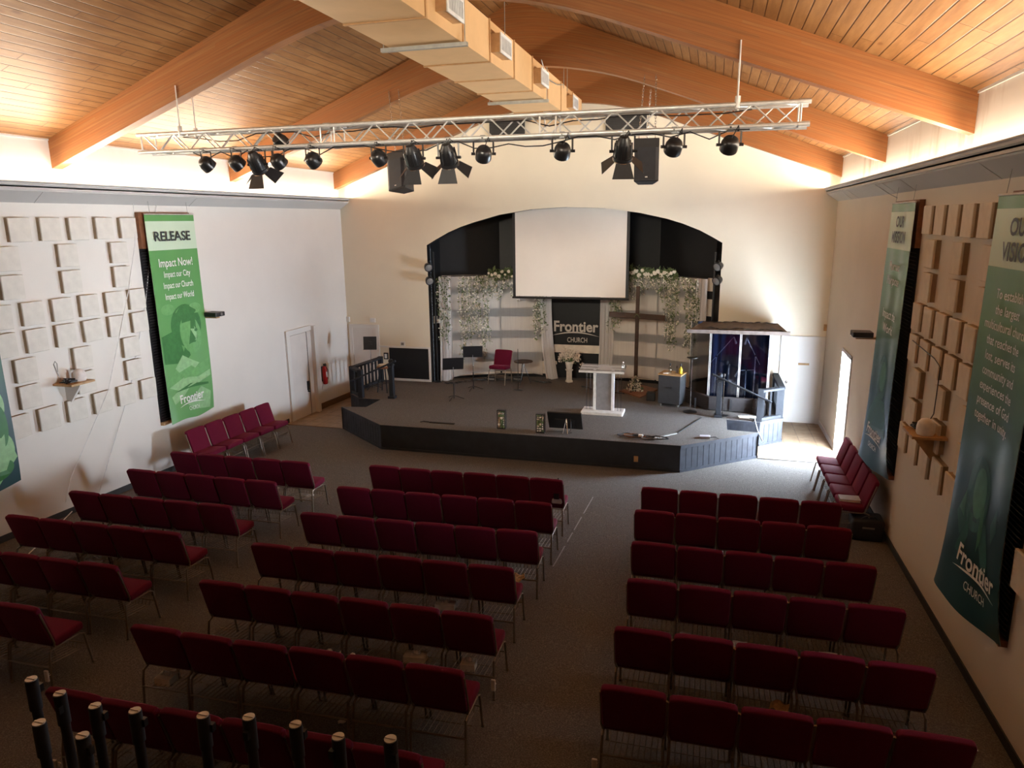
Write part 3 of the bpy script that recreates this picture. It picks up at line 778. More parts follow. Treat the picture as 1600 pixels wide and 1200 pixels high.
# fire extinguisher
t = thing('fire_extinguisher', 'red fire extinguisher on the wall beside the white side door', 'fire extinguisher', (XL + .08, 16.25, .43))
MB().lathe([(.05, 0), (.062, .02), (.062, .40), (.045, .46), (.02, .48)], (XL + .08, 16.26, .43), 16).build('cylinder', 'redext', t, smooth=True)
MB().box(XL + .06, XL + .12, 16.23, 16.29, .91, .97).bar((XL + .08, 16.26, .96), (XL + .15, 16.20, .99), .015, .015).build('valve', 'blackm', t)
MB().tube([(XL + .1, 16.26, .93), (XL + .15, 16.30, .8), (XL + .14, 16.30, .55)], .009, 6).build('hose', 'blackr', t)
MB().box(XL + .138, XL + .146, 16.22, 16.30, .62, .76).build('label_sheet', 'white', t)
MB().box(XL, XL + .02, 16.22, 16.30, .5, .9).build('bracket', 'blackm', t)
t = tag(MB().box(XL + .03, XL + .04, 16.20, 16.32, .28, .40).build('notice_card', 'paper'), 'small white card below the fire extinguisher', 'card')
# little boxes on the back wall
def wallbox(name, x0, x1, z0, z1, d, m, lb, cat, inner=None):
    t = thing(name, lb, cat, ((x0 + x1) / 2, D, z0))
    MB().box(x0, x1, D - d, D, z0, z1).build('cover', m, t, bevel=.006, seg=1)
    if inner: MB().box(x0 + .03, x1 - .03, D - d - .004, D - d, z0 + .03, z1 - .03).build('front_plate', inner, t)
wallbox('junction_box', -9.69, -9.60, 1.86, 2.0, .06, 'trimw', 'small white box in the corner above the far doorway', 'box')
wallbox('sensor_box', -8.98, -8.83, 1.86, 1.98, .05, 'trimw', 'small cream sensor box above the grey door at the corner', 'sensor', 'white')
wallbox('thermostat', -8.12, -7.98, 1.23, 1.36, .04, 'white', 'white thermostat on the ledge above the black panel', 'thermostat', 'ventd')
wallbox('outlet_box', -8.63, -8.50, .85, 1.03, .04, 'black', 'black outlet plate beside the black wall panel', 'outlet', 'white')
wallbox('corner_sensor', 2.52, 2.585, 1.97, 2.12, .05, 'woodl', 'small sensor above the white door in the far corner', 'sensor')
for x0, x1, lb in ((-5.47, -4.58, 'dark louvred gable grille left of the ceiling duct'), (-2.61, -1.66, 'dark louvred gable grille right of the ceiling duct')):
    t = thing('gable_grille', lb, 'grille', ((x0 + x1) / 2, D, 6.5), 'dark grilles high on the back wall')
    MB().box(x0, x1, D - .05, D, 6.54, 6.90).build('grille_frame', 'greyc', t)
    mb = MB()
    for i in range(9): mb.box(x0 + .03, x1 - .03, D - .07, D - .05, 6.57 + .036 * i, 6.585 + .036 * i)
    mb.build('louvre', 'blackr', t)

# ---------------------------------------------------------------- duct
t = thing('air_duct', 'tan rectangular air duct hung along the ridge of the roof', 'air duct', (-3.56, 10, 6.66))
cuts = [3.2, 4.4, 5.6, 6.75, 7.75, 8.95, 10.05, 11.3, 12.45, 13.6, 14.8, 16.0, 17.15]
for a, b in zip(cuts, cuts[1:]):
    MB().box(-4.03, -3.08, a + .004, b - .004, 6.66, 7.19).build('duct_section', 'duct', t)
for c in cuts[1:-1]: MB().box(-4.045, -3.065, c - .02, c + .02, 6.645, 7.2).build('seam_band', 'ductdark', t)
for y in (6.0, 8.85, 13.3):
    MB().box(-4.12, -2.99, y - .03, y + .03, 6.60, 6.645).build('hanger_strut', 'strut', t)
    MB().cyl((-3.02, y, 6.62), (-3.02, y, roof(-3.02)), .007, n=6).cyl((-4.09, y, 6.62), (-4.09, y, roof(-4.09)), .007, n=6).build('hanger_rod', 'strut', t)
for y in (10.75, 15.0, 15.35):
    MB().cyl((-3.06, y, 7.1), (-3.06, y, roof(-3.06)), .006, n=6).build('hanger_rod', 'strut', t)
for y0 in (8.05, 10.12, 12.55, 15.4):
    g = MB().box(-3.08, -2.95, y0, y0 + .54, 6.79, 7.03).build('register_collar', 'ductdark', t)
    MB().box(-2.95, -2.935, y0 - .01, y0 + .55, 6.78, 6.82).box(-2.95, -2.935, y0 - .01, y0 + .55, 7.0, 7.04).box(-2.95, -2.935, y0 - .01, y0 + .03, 6.82, 7.0).box(-2.95, -2.935, y0 + .51, y0 + .55, 6.82, 7.0).build('register_frame', 'vent', g)
    mb = MB().box(-2.949, -2.947, y0 + .03, y0 + .51, 6.82, 7.0)
    mb.build('register_back', 'ventd', g)
    mb = MB()
    for i in range(16): mb.box(-2.947, -2.938, y0 + .04 + i * .029, y0 + .05 + i * .029, 6.82, 7.0)
    mb.build('register_fin', 'vent', g)
mb = MB().tube([(-3.05, 13.0, 7.25), (-3.04, 13.2, 7.1), (-3.04, 13.6, 7.02), (-3.04, 14.3, 7.05), (-3.04, 14.9, 7.15)], .008, 6)
tag(mb.build('duct_cable', 'strut'), 'thin cable sagging along the side of the tan duct', 'cable')

# ---------------------------------------------------------------- lighting truss
TX0, TX1, TY0, TY1, TZ0, TZ1 = -8.06, .95, 8.98, 9.26, 5.555, 5.795
t = thing('lighting_truss', 'long silver box truss hung across the room below the beam', 'truss', (-3.5, 9.12, 5.56))
for y in (TY0, TY1):
    for z in (TZ0, TZ1):
        mb = MB().cyl((TX0, y, z), (TX1, y, z), .025, n=12)
        for xj in (-5.02, -2.03): mb.cyl((xj - .05, y, z), (xj + .05, y, z), .033, n=12)
        mb.cyl((TX1 - .12, y, z), (TX1, y, z), .03, n=12)
        mb.build('chord', 'alu', t, smooth=True)
NB = 34
for y, ph in ((TY0, 0), (TY1, 1)):
    mb = MB(); w = (TX1 - TX0 - .2) / NB
    for i in range(NB):
        xa = TX0 + .1 + i * w; up = (i + ph) % 2
        mb.cyl((xa, y, TZ0 if up else TZ1), (xa + w, y, TZ1 if up else TZ0), .010, n=6)
    for xj in (TX0 + .07, -5.12, -4.92, -2.13, -1.93, TX1 - .1): mb.cyl((xj, y, TZ0), (xj, y, TZ1), .011, n=8)
    mb.build('lattice', 'alu', t, smooth=True)
for z, ph in ((TZ0, 1), (TZ1, 0)):
    mb = MB(); w = (TX1 - TX0 - .2) / NB
    for i in range(NB):
        xa = TX0 + .1 + i * w; up = (i + ph) % 2
        mb.cyl((xa, TY0 if up else TY1, z), (xa + w, TY1 if up else TY0, z), .011, n=8)
    for xj in (TX0 + .07, -5.12, -4.92, -2.13, -1.93, TX1 - .1): mb.cyl((xj, TY0, z), (xj, TY1, z), .011, n=8)
    mb.build('lattice', 'alu', t, smooth=True)
for x, y, zt in ((-7.32, TY0, 6.42), (-7.28, TY1, 6.30), (.17, TY0, 6.47), (.17, TY1, 6.35)):
    MB().cyl((x, y, TZ1), (x, y, zt), .009, n=8).cyl((x, y, TZ1 - .04), (x, y, TZ1 + .09), .03, n=10).build('hanger_rod', 'alu', t)
# cable runs on the truss
mb = MB(); rnd = random.Random(3); pts = []
x = TX0 + .9
while x < .4:
    pts.append((x, TY0 + .04 + rnd.uniform(-.02, .02), TZ0 - .03 - rnd.choice((0, .0, .05, .09)))); x += .22
mb.tube(pts, .008, 6)
tag(mb.build('truss_cable', 'blackr', smooth=True), 'black power cable looping along the underside of the silver truss', 'cable')
mb = MB(); pts = []; x = TX0 + .6
while x < .6:
    pts.append((x, TY1 - .05, TZ1 - .03 - rnd.choice((0, 0, .03, .08)))); x += .3
mb.tube(pts, .008, 6)
tag(mb.build('truss_cable', 'blackr', smooth=True), 'black cable run along the top chords of the silver truss', 'cable')


def par_can(lb, x, y, z, yaw, pitch, long=False):
    """lamp body centre (x,y,z); the lens looks along yaw/pitch"""
    t = thing('stage_light', lb, 'stage light', (x, y, z), 'black stage lights under the truss')
    d = Vector((math.sin(yaw) * math.cos(pitch), math.cos(yaw) * math.cos(pitch), -math.sin(pitch)))
    side = d.cross(Vector((0, 0, 1))).normalized()
    c = Vector((x, y, z))
    if not long:
        pr = [(.015, -.10), (.055, -.095), (.085, -.07), (.103, -.02), (.105, .07), (.098, .075)]
        MB().lathe(pr, c, 22, d).build('housing', 'blackm', t, smooth=True)
        MB().lathe([(.001, .0), (.094, .001), (.094, .01), (.001, .011)], c + d * .066, 20, d).build('lens', 'lens', t)
        R = .125
    else:
        pr = [(.02, -.20), (.05, -.19), (.07, -.15), (.10, -.09), (.108, 0), (.108, .06), (.118, .065), (.118, .10), (.10, .10)]
        MB().lathe(pr, c, 22, d).build('housing', 'blackm', t, smooth=True)
        mb = MB()
        for k in range(10):
            a = 2 * PI * k / 10; v = side * math.cos(a) + side.cross(d) * math.sin(a)
            mb.bar(c - d * .11 + v * .10, c + d * .05 + v * .112, .014, .014, v)
        mb.build('cooling_rib', 'blackm', t)
        R = .135
        fr = c + d * .10; upv = side.cross(d)
        if upv.z < 0: upv = -upv
        for k, (v, w) in enumerate(((-upv, side), (side, upv), (-side, upv))):
            a0 = fr + v * .105; out = (v * .75 + d * .66).normalized(); L = .19
            q = [a0 - w * .085, a0 + w * .085, a0 + out * L + w * .13, a0 + out * L - w * .13]
            MB().prism(q, out.cross(w) * .004).build('barn_door', 'blackr', t)
        MB().lathe([(.118, 0), (.122, .004), (.118, .012)], fr, 20, d).build('lens_ring', 'chrome', t)
    zc = TZ0 - .045
    pts = [c + side * R, Vector((c.x, c.y, 0)) + side * R + Vector((0, 0, zc)), Vector((c.x, c.y, 0)) - side * R + Vector((0, 0, zc)), c - side * R]
    mb = MB()
    for a, b in zip(pts, pts[1:]): mb.bar(a, b, .022, .006, d if abs((b - a).normalized().dot(Vector((0, 0, 1)))) > .5 else (0, 0, 1))
    for s2 in (1, -1): mb.cyl(c + side * R * .86 * s2, c + side * (R + .03) * s2, .018, n=10)
    mb.build('yoke', 'blackm', t)
    MB().box(x - .03, x + .03, y - .03, y + .03, zc, TZ0 + .03).cyl((x, y - .045, TZ0 - .005), (x, y + .045, TZ0 - .005), .012, n=8).build('clamp', 'blackm', t)
    MB().tube([c - d * (.1 if not long else .19), c - d * .17 + Vector((.05, 0, .08)), Vector((x + .09, y, zc + .0)), Vector((x + .03, y + .02, TZ0))], .006, 6).build('power_lead', 'blackr', t, smooth=True)


P = [(-6.95, 0), (-6.46, 0), (-6.13, 1), (-5.80, 0), (-5.27, 0), (-4.30, 0), (-3.81, 1), (-3.33, 1), (-2.86, 0), (-1.85, 0), (-1.11, 1), (-.52, 0), (.11, 0)]
on = ['first', 'second', 'third', 'fourth', 'fifth', 'sixth', 'seventh', 'eighth', 'ninth', 'tenth', 'eleventh', 'twelfth', 'thirteenth and last']
for i, (x, lg) in enumerate(P):
    z = 5.365 if not lg else 5.335
    yaw = -.35 if x > -3.5 else .35
    if lg: yaw *= .35
    par_can('black %s, %s from the left along the truss' % ('spotlight with flared barn doors' if lg else 'round can light', on[i]), x, TY0 + .02, z, yaw + random.uniform(-.1, .1), random.uniform(.62, .75) if not lg else .95, bool(lg))
# one lamp sits on the rear chord
t = thing('stage_light', 'small dark lamp clamped up inside the truss above the barn-door light', 'stage light', (-5.95, TY1, 5.6), 'black stage lights under the truss')
MB().lathe([(.02, -.09), (.08, -.07), (.10, 0), (.10, .07)], (-5.90, TY1 - .02, 5.66), 18, (.2, .8, -.5)).build('housing', 'blackm', t, smooth=True)
MB().bar((-5.78, TY1, 5.66), (-5.78, TY1, 5.56), .02, .006).bar((-6.02, TY1, 5.66), (-6.02, TY1, 5.56), .02, .006).build('yoke', 'blackm', t)


def speaker(lb, x, y, z, yaw, tilt, chains, roll=0):
    t = thing('hanging_speaker', lb, 'loudspeaker', (x, y, z), 'loudspeakers chained to the roof beam')
    R = Matrix.Rotation(yaw, 3, 'Z') @ Matrix.Rotation(tilt, 3, 'X') @ Matrix.Rotation(roll, 3, 'Y')
    X = lambda mb: setattr(mb, 'v', [Vector((x, y, z)) + R @ p for p in mb.v]) or mb
    h = .36
    mb = MB().prism([(-.21, -.02, -h), (.21, -.02, -h), (.13, .33, -h), (-.13, .33, -h)], (0, 0, 2 * h)); X(mb).build('cabinet', 'blackr', t, bevel=.012)
    mb = MB().prism([(-.20, -.02, -h + .02), (-.15, -.045, -h + .02), (.15, -.045, -h + .02), (.20, -.02, -h + .02)], (0, 0, 2 * h - .18)); X(mb).build('front_grille', 'darkblue', t)
    mb = MB().box(-.02, .02, -.05, -.046, -h + .06, -h + .08); X(mb).build('badge', 'white', t)
    for a, b in chains:
        a = Vector((x, y, z)) + R @ Vector(a); b = Vector(b); mb = MB(); n = int((b - a).length / .045)
        d = (b - a) / n; s1 = d.cross(Vector((1, 0, 0))).normalized(); s2 = d.cross(s1).normalized()
        for i in range(n):
            c = a + d * (i + .5); w = s1 if i % 2 else s2; dn = d.normalized()
            mb.tube([c + dn * .032 * math.cos(q) + w * .012 * math.sin(q) for q in [2 * PI * k / 8 for k in range(8)]], .004, 4, True)
        mb.build('chain', 'chrome', t)


speaker('black loudspeaker hung left of the duct behind the truss', -5.82, 12.9, 5.48, -.32, -.16, [((-.12, .15, .34), (-6.04, 13.2, 6.93)), ((.10, .15, .34), (-5.84, 13.2, 6.95))], -.16)
speaker('black loudspeaker hung right of the duct behind the truss', -1.19, 12.9, 5.52, .12, -.12, [((-.14, .1, .34), (-1.29, 13.2, 6.93)), ((.14, .1, .34), (-1.10, 13.2, 6.93)), ((0, .28, .34), (-1.18, 13.2, 6.69))])

# ---------------------------------------------------------------- screen, sign
t = thing('projection_screen', 'large pale projection screen hanging inside the arch', 'projection screen', (-3.52, 18.05, 2.56))
MB().box(-4.93, -2.09, 18.05, 18.056, 2.62, 5.02).build('screen_cloth', 'screen', t)
MB().box(-5.0, -4.93, 18.046, 18.058, 2.60, 5.02).box(-2.09, -2.02, 18.046, 18.058, 2.60, 5.02).build('black_border', 'black', t)
MB().cyl((-5.02, 18.05, 2.585), (-2.0, 18.05, 2.585), .028, n=10).build('bottom_bar', 'blackm', t)
MB().box(-5.1, -1.95, 17.99, 18.12, 5.02, 5.14).build('case', 'black', t)
t = thing('wall_sign', 'pale lettering reading Frontier CHURCH on the black stage wall', 'sign', (-3.58, 19.4, 1.5))
logo(t, 'logo', lambda a, b: (-3.585 + a, 19.405, 1.52 + b), 0, 0, 1.24, .026)

# jamb lights of the arch
for x, z, s, lb in ((AX0, 3.38, 1, 'upper round lamp on the left jamb of the arch'), (AX0 + .02, 3.03, 1, 'lower round lamp on the left jamb of the arch'), (AX1, 3.44, -1, 'upper round lamp on the right jamb of the arch'), (AX1, 3.11, -1, 'lower round lamp on the right jamb of the arch')):
    t = thing('jamb_light', lb, 'stage light', (x, D - .1, z), 'round lamps clamped to the arch jambs')
    c = Vector((x + s * .06, D - .12, z)); d = Vector((s * .55, -.75, -.35)).normalized()
    MB().lathe([(.03, -.1), (.08, -.08), (.10, -.02), (.10, .05), (.112, .055), (.112, .07)], c, 20, d).build('housing', 'blackm', t, smooth=True)
    MB().lathe([(.001, 0), (.098, .001), (.06, .012), (.001, .016)], c + d * .066, 20, d).build('lens', 'lens', t, smooth=True)
    MB().bar(c + Vector((0, .02, .12)), c + Vector((0, .14, .14)), .02, .02).bar(c + Vector((0, .02, .12)), c + Vector((0, .0, .02)), .03, .008, (0, 1, 0)).build('bracket', 'blackm', t)
for s, x in ((1, -7.11), (-1, .03)):
    t = thing('lamp_pole', 'thin black pole standing just inside the %s edge of the arch' % ('left' if s > 0 else 'right'), 'pole', (x, 17.86, sz(17.9)), 'black poles inside the arch')
    MB().cyl((x, 17.86, sz(17.86)), (x, 17.86, 3.75), .025, n=10).build('pole_tube', 'blackm', t)
    MB().lathe([(.11, 0), (.11, .015), (.03, .03)], (x, 17.86, sz(17.86)), 16).build('base_plate', 'blackm', t)
t = thing('wall_bracket', 'small white electrical bracket beside the left stage drape', 'bracket', (-7.12, 17.95, 1.95))
MB().box(-7.18, -7.10, 17.9, 17.99, 1.86, 2.05).build('plate', 'white', t); MB().ball((-7.02, 17.88, 1.93), .06).bar((-7.1, 17.9, 1.93), (-7.02, 17.88, 1.93), .03, .03).build('knob', 'white', t)


# ---------------------------------------------------------------- drapes and flowers
def drape(lb, path, ztop, dense_a, dense_b, mid_bottom):
    t = thing('stage_drape', lb, 'drape', (path[0][0], path[0][1], sz(path[0][1])), 'sheer white drapes on the stage')
    cum = [0]
    for a, b in zip(path, path[1:]): cum.append(cum[-1] + math.dist(a, b))
    def at(s):
        s = min(max(s, 0), cum[-1] - 1e-6)
        for i in range(len(path) - 1):
            if s <= cum[i + 1]:
                f = (s - cum[i]) / (cum[i + 1] - cum[i]); a, b = path[i], path[i + 1]
                return a[0] + (b[0] - a[0]) * f, a[1] + (b[1] - a[1]) * f
        return path[-1]
    L = cum[-1]
    def sheet(s0, s1, z0f, z1, amp, fr, flare=0.0, gather=1.0):
        def fn(u, v):
            s = s0 + (s1 - s0) * u
            x, y = at(s)
            am = amp * (1.1 - .45 * v)
            y2 = y - .05 - am * (1 + math.sin(u * fr)) - flare * (1 - v) ** 2 * .3
            x2 = x + flare * (1 - v) ** 3 + am * .6 * math.sin(u * fr * 1.7 + v * 2)
            zb = sz(y2) + z0f(u)
            return (x2, y2, zb + (z1 - zb) * v + .01 * math.sin(u * 9))
        return fn
    MB().grid(sheet(dense_a - .05, L - dense_b + .05, mid_bottom, ztop, .007, 13), 60, 12).build('sheer_panel', 'sheer', t, smooth=True)
    MB().grid(sheet(0, dense_a, lambda u: .015, ztop + .02, .05, 26, -.04), 44, 24).build('gathered_edge', 'dense', t, smooth=True)
    MB().grid(sheet(L - dense_b, L, lambda u: .015, ztop, .05, 24, .18 if path[0][0] < -4 else -.05), 44, 24).build('gathered_edge', 'dense', t, smooth=True)
    MB().tube([(x, y - .05, ztop + .02) for x, y in path], .016, 8).build('drape_rod', 'blackm', t)
    return t


drape('white sheer drape behind the red chair on stage', [(-7.0, 18.0), (-6.75, 18.25), (-5.66, 18.95), (-4.55, 19.2), (-4.22, 19.2)], 3.08, .34, .30, lambda u: .08 + .12 * math.sin(u * PI))
drape('white sheer drape behind the wooden cross on stage', [(-2.88, 19.25), (-2.55, 19.25), (-1.36, 18.95), (-.45, 18.35), (-.12, 18.05)], 3.10, .36, .36, lambda u: .06 + .10 * math.sin(u * PI))


def flora(parent, name, m, pts, size, seed, four=False):
    rnd = random.Random(seed); mb = MB()
    for p in pts:
        p = Vector(p); s = size * rnd.uniform(.6, 1.3)
        a = Vector((rnd.gauss(0, 1), rnd.gauss(0, 1) - .6, rnd.gauss(0, .8))).normalized(); b = a.cross(Vector((rnd.gauss(0, 1), rnd.gauss(0, 1), rnd.gauss(0, 1)))).normalized(); c = a.cross(b)
        mb.add([p - b * s, p - c * s * .45 + a * s * .2, p + b * s, p + c * s * .45 + a * s * .2], [(0, 1, 2, 3)])
    return mb.build(name, m, parent)


def vine(lb, x0, x1, y0, y1, ztop, lens, n, seed, leafy=.35, grp='white wisteria vines hanging on the drapes'):
    rnd = random.Random(seed); bl = []; lf = []; stem = MB()
    t = thing('hanging_vine', lb, 'flower vine', ((x0 + x1) / 2, (y0 + y1) / 2, ztop), grp)
    for i in range(n):
        u = (i + rnd.random()) / n; x = x0 + (x1 - x0) * u; y = y0 + (y1 - y0) * u - rnd.uniform(.0, .10)
        Ln = lens(u) * rnd.uniform(.75, 1.05); ph = rnd.uniform(0, 6)
        pts = [(x + .03 * math.sin(ph + k * .9), y, ztop - Ln * k / 8) for k in range(9)]
        stem.tube(pts, .003, 3)
        for k in range(int(Ln * 34)):
            f = rnd.random(); z = ztop - Ln * f; xx = x + .03 * math.sin(ph + f * 7.2)
            (lf if rnd.random() < leafy else bl).append((xx + rnd.gauss(0, .028), y + rnd.gauss(0, .02), z))
    stem.build('stem', 'leaf', t)
    flora(t, 'blossom', 'bloom', bl, .036, seed + 1); flora(t, 'foliage', 'leaf', lf, .04, seed + 2)
    return t


vine('wide curtain of white wisteria on the left drape', -6.55, -5.85, 18.22, 18.66, 3.10, lambda u: 2.0 + .35 * math.sin(u * 9), 17, 11, .34)
vine('narrow strand of leafy wisteria on the outer left drape edge', -6.98, -6.72, 17.85, 18.05, 3.10, lambda u: 1.9, 7, 21, .5)
vine('short wisteria fringe under the left rose garland', -5.85, -4.75, 18.66, 18.95, 3.08, lambda u: .55 + .2 * math.sin(u * 11), 22, 31, .3)
vine('wisteria strand beside the black wall on the left drape', -4.66, -4.32, 18.95, 19.0, 3.08, lambda u: 2.05 - .5 * u, 9, 41, .45)
vine('wisteria strand beside the lettering on the right drape', -2.62, -2.30, 19.0, 18.95, 3.08, lambda u: 1.9 - .7 * u, 8, 51, .4)
vine('short wisteria fringe under the right rose garland', -2.2, -.55, 18.95, 18.3, 3.12, lambda u: .55 + .2 * math.sin(u * 12), 30, 61, .35)
vine('long wisteria strand between cross and booth', -1.14, -.82, 18.7, 18.5, 3.10, lambda u: 2.0 - .3 * u, 9, 71, .38)
vine('long wisteria strand on the drape edge above the booth', -.62, -.32, 18.3, 18.1, 3.10, lambda u: 1.9, 9, 81, .45)


def garland(lb, a, b, seed):
    rnd = random.Random(seed); a, b = Vector(a), Vector(b); L = (b - a).length
    t = thing('rose_garland', lb, 'garland', tuple((a + b) / 2), 'rose garlands along the drape tops')
    lf = [a + (b - a) * rnd.random() + Vector((rnd.gauss(0, .03), rnd.gauss(0, .06), rnd.gauss(0, .07))) for _ in range(int(L * 260))]
    flora(t, 'foliage', 'leaf', lf, .075, seed)
    mb = MB()
    n = int(L * 12)
    for i in range(n):
        p = a + (b - a) * ((i + .5) / n) + Vector((0, -.08 - rnd.random() * .04, rnd.uniform(-.06, .11))); r = rnd.uniform(.035, .065)
        for k in range(7):
            q = rnd.uniform(0, 6.28); mb.ball(p + Vector((math.cos(q) * r * .4, -.2 * r, math.sin(q) * r * .4)), r * .62, 7, (1, .6, 1))
    mb.build('rose', 'bloom', t, smooth=True)
    return t


garland('garland of white roses on top of the left drape', (-5.85, 18.62, 3.14), (-4.75, 18.98, 3.14), 5)
garland('garland of white roses on top of the right drape', (-2.2, 18.98, 3.18), (-.9, 18.55, 3.18), 9)

# ---------------------------------------------------------------- things on the stage
def on(y): return sz(y)


# lectern
y = 15.35; z = on(y); x0 = -2.20
t = thing('lectern', 'clear acrylic lectern with grey centre panel on a white base', 'lectern', (x0, y, z))
MB().box(x0 - .47, x0 + .45, y - .24, y + .22, z, z + .075).build('base', 'white', t, bevel=.01)
MB().box(x0 - .16, x0 + .20, y - .04, y + .0, z + .075, z + .98).build('centre_panel', 'frost', t)
for xx, m in ((x0 - .20, 'white'), (x0 + .20, 'white')):
    MB().box(xx - .03, xx + .03, y - .05, y + .03, z + .075, z + .99).build('upright', m, t)
for xx in (x0 - .38, x0 - .30, x0 + .31, x0 + .38):
    MB().box(xx - .012, xx + .012, y - .02, y + .02, z + .075, z + .99).build('side_post', 'acryl', t)
R = Matrix.Rotation(.16, 3, 'X')
MB().box(x0 - .52, x0 + .46, y - .25, y + .23, z + .99, z + 1.02, R).build('reading_top', 'acryl', t)
MB().box(x0 - .52, x0 + .46, y - .255, y - .24, z + .955, z + 1.0, None).build('top_edge', 'white', t)
t = thing('water_bottle', 'small clear bottle on the lectern corner', 'bottle', (x0 + .40, y + .02, z + 1.025))
MB().lathe([(.025, 0), (.028, .01), (.028, .09), (.012, .12), (.012, .14)], (x0 + .41, y - .0, z + 1.02), 12).build('body', 'clear', t, smooth=True)
MB().cyl((x0 + .41, y, z + 1.155), (x0 + .41, y, z + 1.175), .014).build('cap', 'white', t)

# uplights at the stage edge
for x, y, lb in ((-4.0, 13.46, 'mirrored jewel lantern at the stage edge farther from the lectern'), (-3.16, 13.34, 'mirrored jewel lantern at the stage edge next to the monitor')):
    z = on(y); t = thing('jewel_lantern', lb, 'lantern', (x, y, z), 'mirrored lanterns on the stage edge')
    w, h = .085, .39
    MB().box(x - w, x + w, y - .05, y + .05, z, z + .012).box(x - w, x + w, y - .05, y + .05, z + h - .012, z + h).build('cap_plate', 'black', t)
    mb = MB()
    for a in (-w + .006, w - .006):
        for b in (-.044, .044): mb.box(x + a - .006, x + a + .006, y + b - .006, y + b + .006, z, z + h)
    mb.build('corner_post', 'black', t)
    rnd = random.Random(int(x * 100))
    for i in range(8):
        for jx in range(3):
            MB().ball((x - .052 + jx * .052, y + rnd.uniform(-.02, .0), z + .035 + i * .046), rnd.uniform(.020, .030), 8).build('glass_jewel', ('jewel', 'jewel', 'pinkbl', 'leaf')[rnd.randrange(4)], t, smooth=True)
    MB().box(x - .06, x + .06, y + .02, y + .03, z + .02, z + h - .02).build('back_mirror', 'jewel', t)

# confidence monitor leaning back on its stand
x, y = -2.70, 13.52; z = on(y)
t = thing('stage_monitor', 'black flat screen leaning back on a stand at the stage edge', 'monitor', (x, y, z))
R = Matrix.Rotation(.5, 3, 'X'); c = (x, y + .02, z + .20)
MB().box(x - .345, x + .345, y - .0, y + .04, z + .03, z + .46, R, c).build('bezel', 'blackm', t, bevel=.008)
MB().box(x - .32, x + .32, y + .041, y + .044, z + .06, z + .44, R, c).build('screen_glass', 'lens', t)
MB().box(x - .20, x + .20, y - .02, y - .0, z + .08, z + .30, R, c).build('back_cover', 'blackr', t)
for a, b in ((-.05, -.13), (.04, .10)):
    MB().tube([(x + .04, y - .04, z + .30), (x + .04 + a, y - .17, z + .01)], .008, 6).build('stand_leg', 'chrome', t)
MB().tube([(x + .12, y - .06, z + .30), (x + .15, y - .16, z + .12), (x + .10, y - .19, z + .02), (x + .17, y - .17, z + .05)], .007, 6).build('power_lead', 'blackr', t)


def music_stand(lb, x, y, h, yaw, tilt=-.45, w=.25):
    z = on(y); t = thing('music_stand', lb, 'music stand', (x, y, z), 'black music stands on the stage')
    MB().cyl((x, y, z + .03), (x, y, z + h * .5), .014, n=10).build('lower_tube', 'blackm', t, smooth=True)
    MB().cyl((x, y, z + h * .5), (x, y, z + h), .009, n=10).build('upper_tube', 'chrome', t, smooth=True)
    for k in range(3):
        a = 2 * PI * k / 3 + .4
        MB().tube([(x, y, z + .10), (x + .12 * math.cos(a), y + .12 * math.sin(a), z + .06), (x + .24 * math.cos(a), y + .24 * math.sin(a), z + .012)], .011, 6).build('leg', 'blackm', t, smooth=True)
    R = Matrix.Rotation(yaw, 3, 'Z') @ Matrix.Rotation(tilt, 3, 'X')
    mb = MB().box(-w, w, -.006, .006, -.16, .17); mb.v = [Vector((x, y, z + h + .08)) + R @ p for p in mb.v]; mb.build('desk', 'blackr', t)
    mb = MB().box(-w, w, -.05, .006, -.17, -.16); mb.v = [Vector((x, y, z + h + .08)) + R @ p for p in mb.v]; mb.build('lip', 'blackr', t)
    mb = MB().box(-.04, .04, -.03, -.006, -.05, .05); mb.v = [Vector((x, y, z + h + .08)) + R @ p for p in mb.v]; mb.build('bracket', 'blackm', t)


music_stand('black music stand nearer the stage front at the left drape', -5.9, 15.84, .80, PI + .45)
music_stand('taller black music stand in front of the left drape', -5.82, 17.08, .92, PI + .35)
music_stand('music stand with square desk behind the left railing', -8.42, 16.55, 1.12, .25, -.12, .17)

# microphone stand by the round table, the table
x, y = -4.82, 17.55; z = on(y)
t = thing('mic_stand', 'slim straight black microphone stand before the round side table', 'microphone stand', (x + .12, y - .2, z))
MB().cyl((x + .12, y - .2, z + .02), (x + .12, y - .2, z + 1.08), .009, n=8).build('tube', 'blackm', t)
MB().lathe([(.13, 0), (.13, .012), (.02, .03)], (x + .12, y - .2, z), 20).build('base', 'blackm', t)
x, y = -4.78, 18.2; z = on(y)
t = thing('side_table', 'small round dark side table beside the red chair on stage', 'table', (x, y, z))
MB().lathe([(.25, 0), (.255, .012), (.25, .025)], (x, y, z + .60), 28).build('table_top', 'cross', t)
for k in range(3):
    a = 2 * PI * k / 3 + .3
    MB().tube([(x + .03 * math.cos(a + 2), y + .03 * math.sin(a + 2), z + .60), (x + .2 * math.cos(a), y + .2 * math.sin(a), z)], .011, 6).build('leg', 'blackm', t)

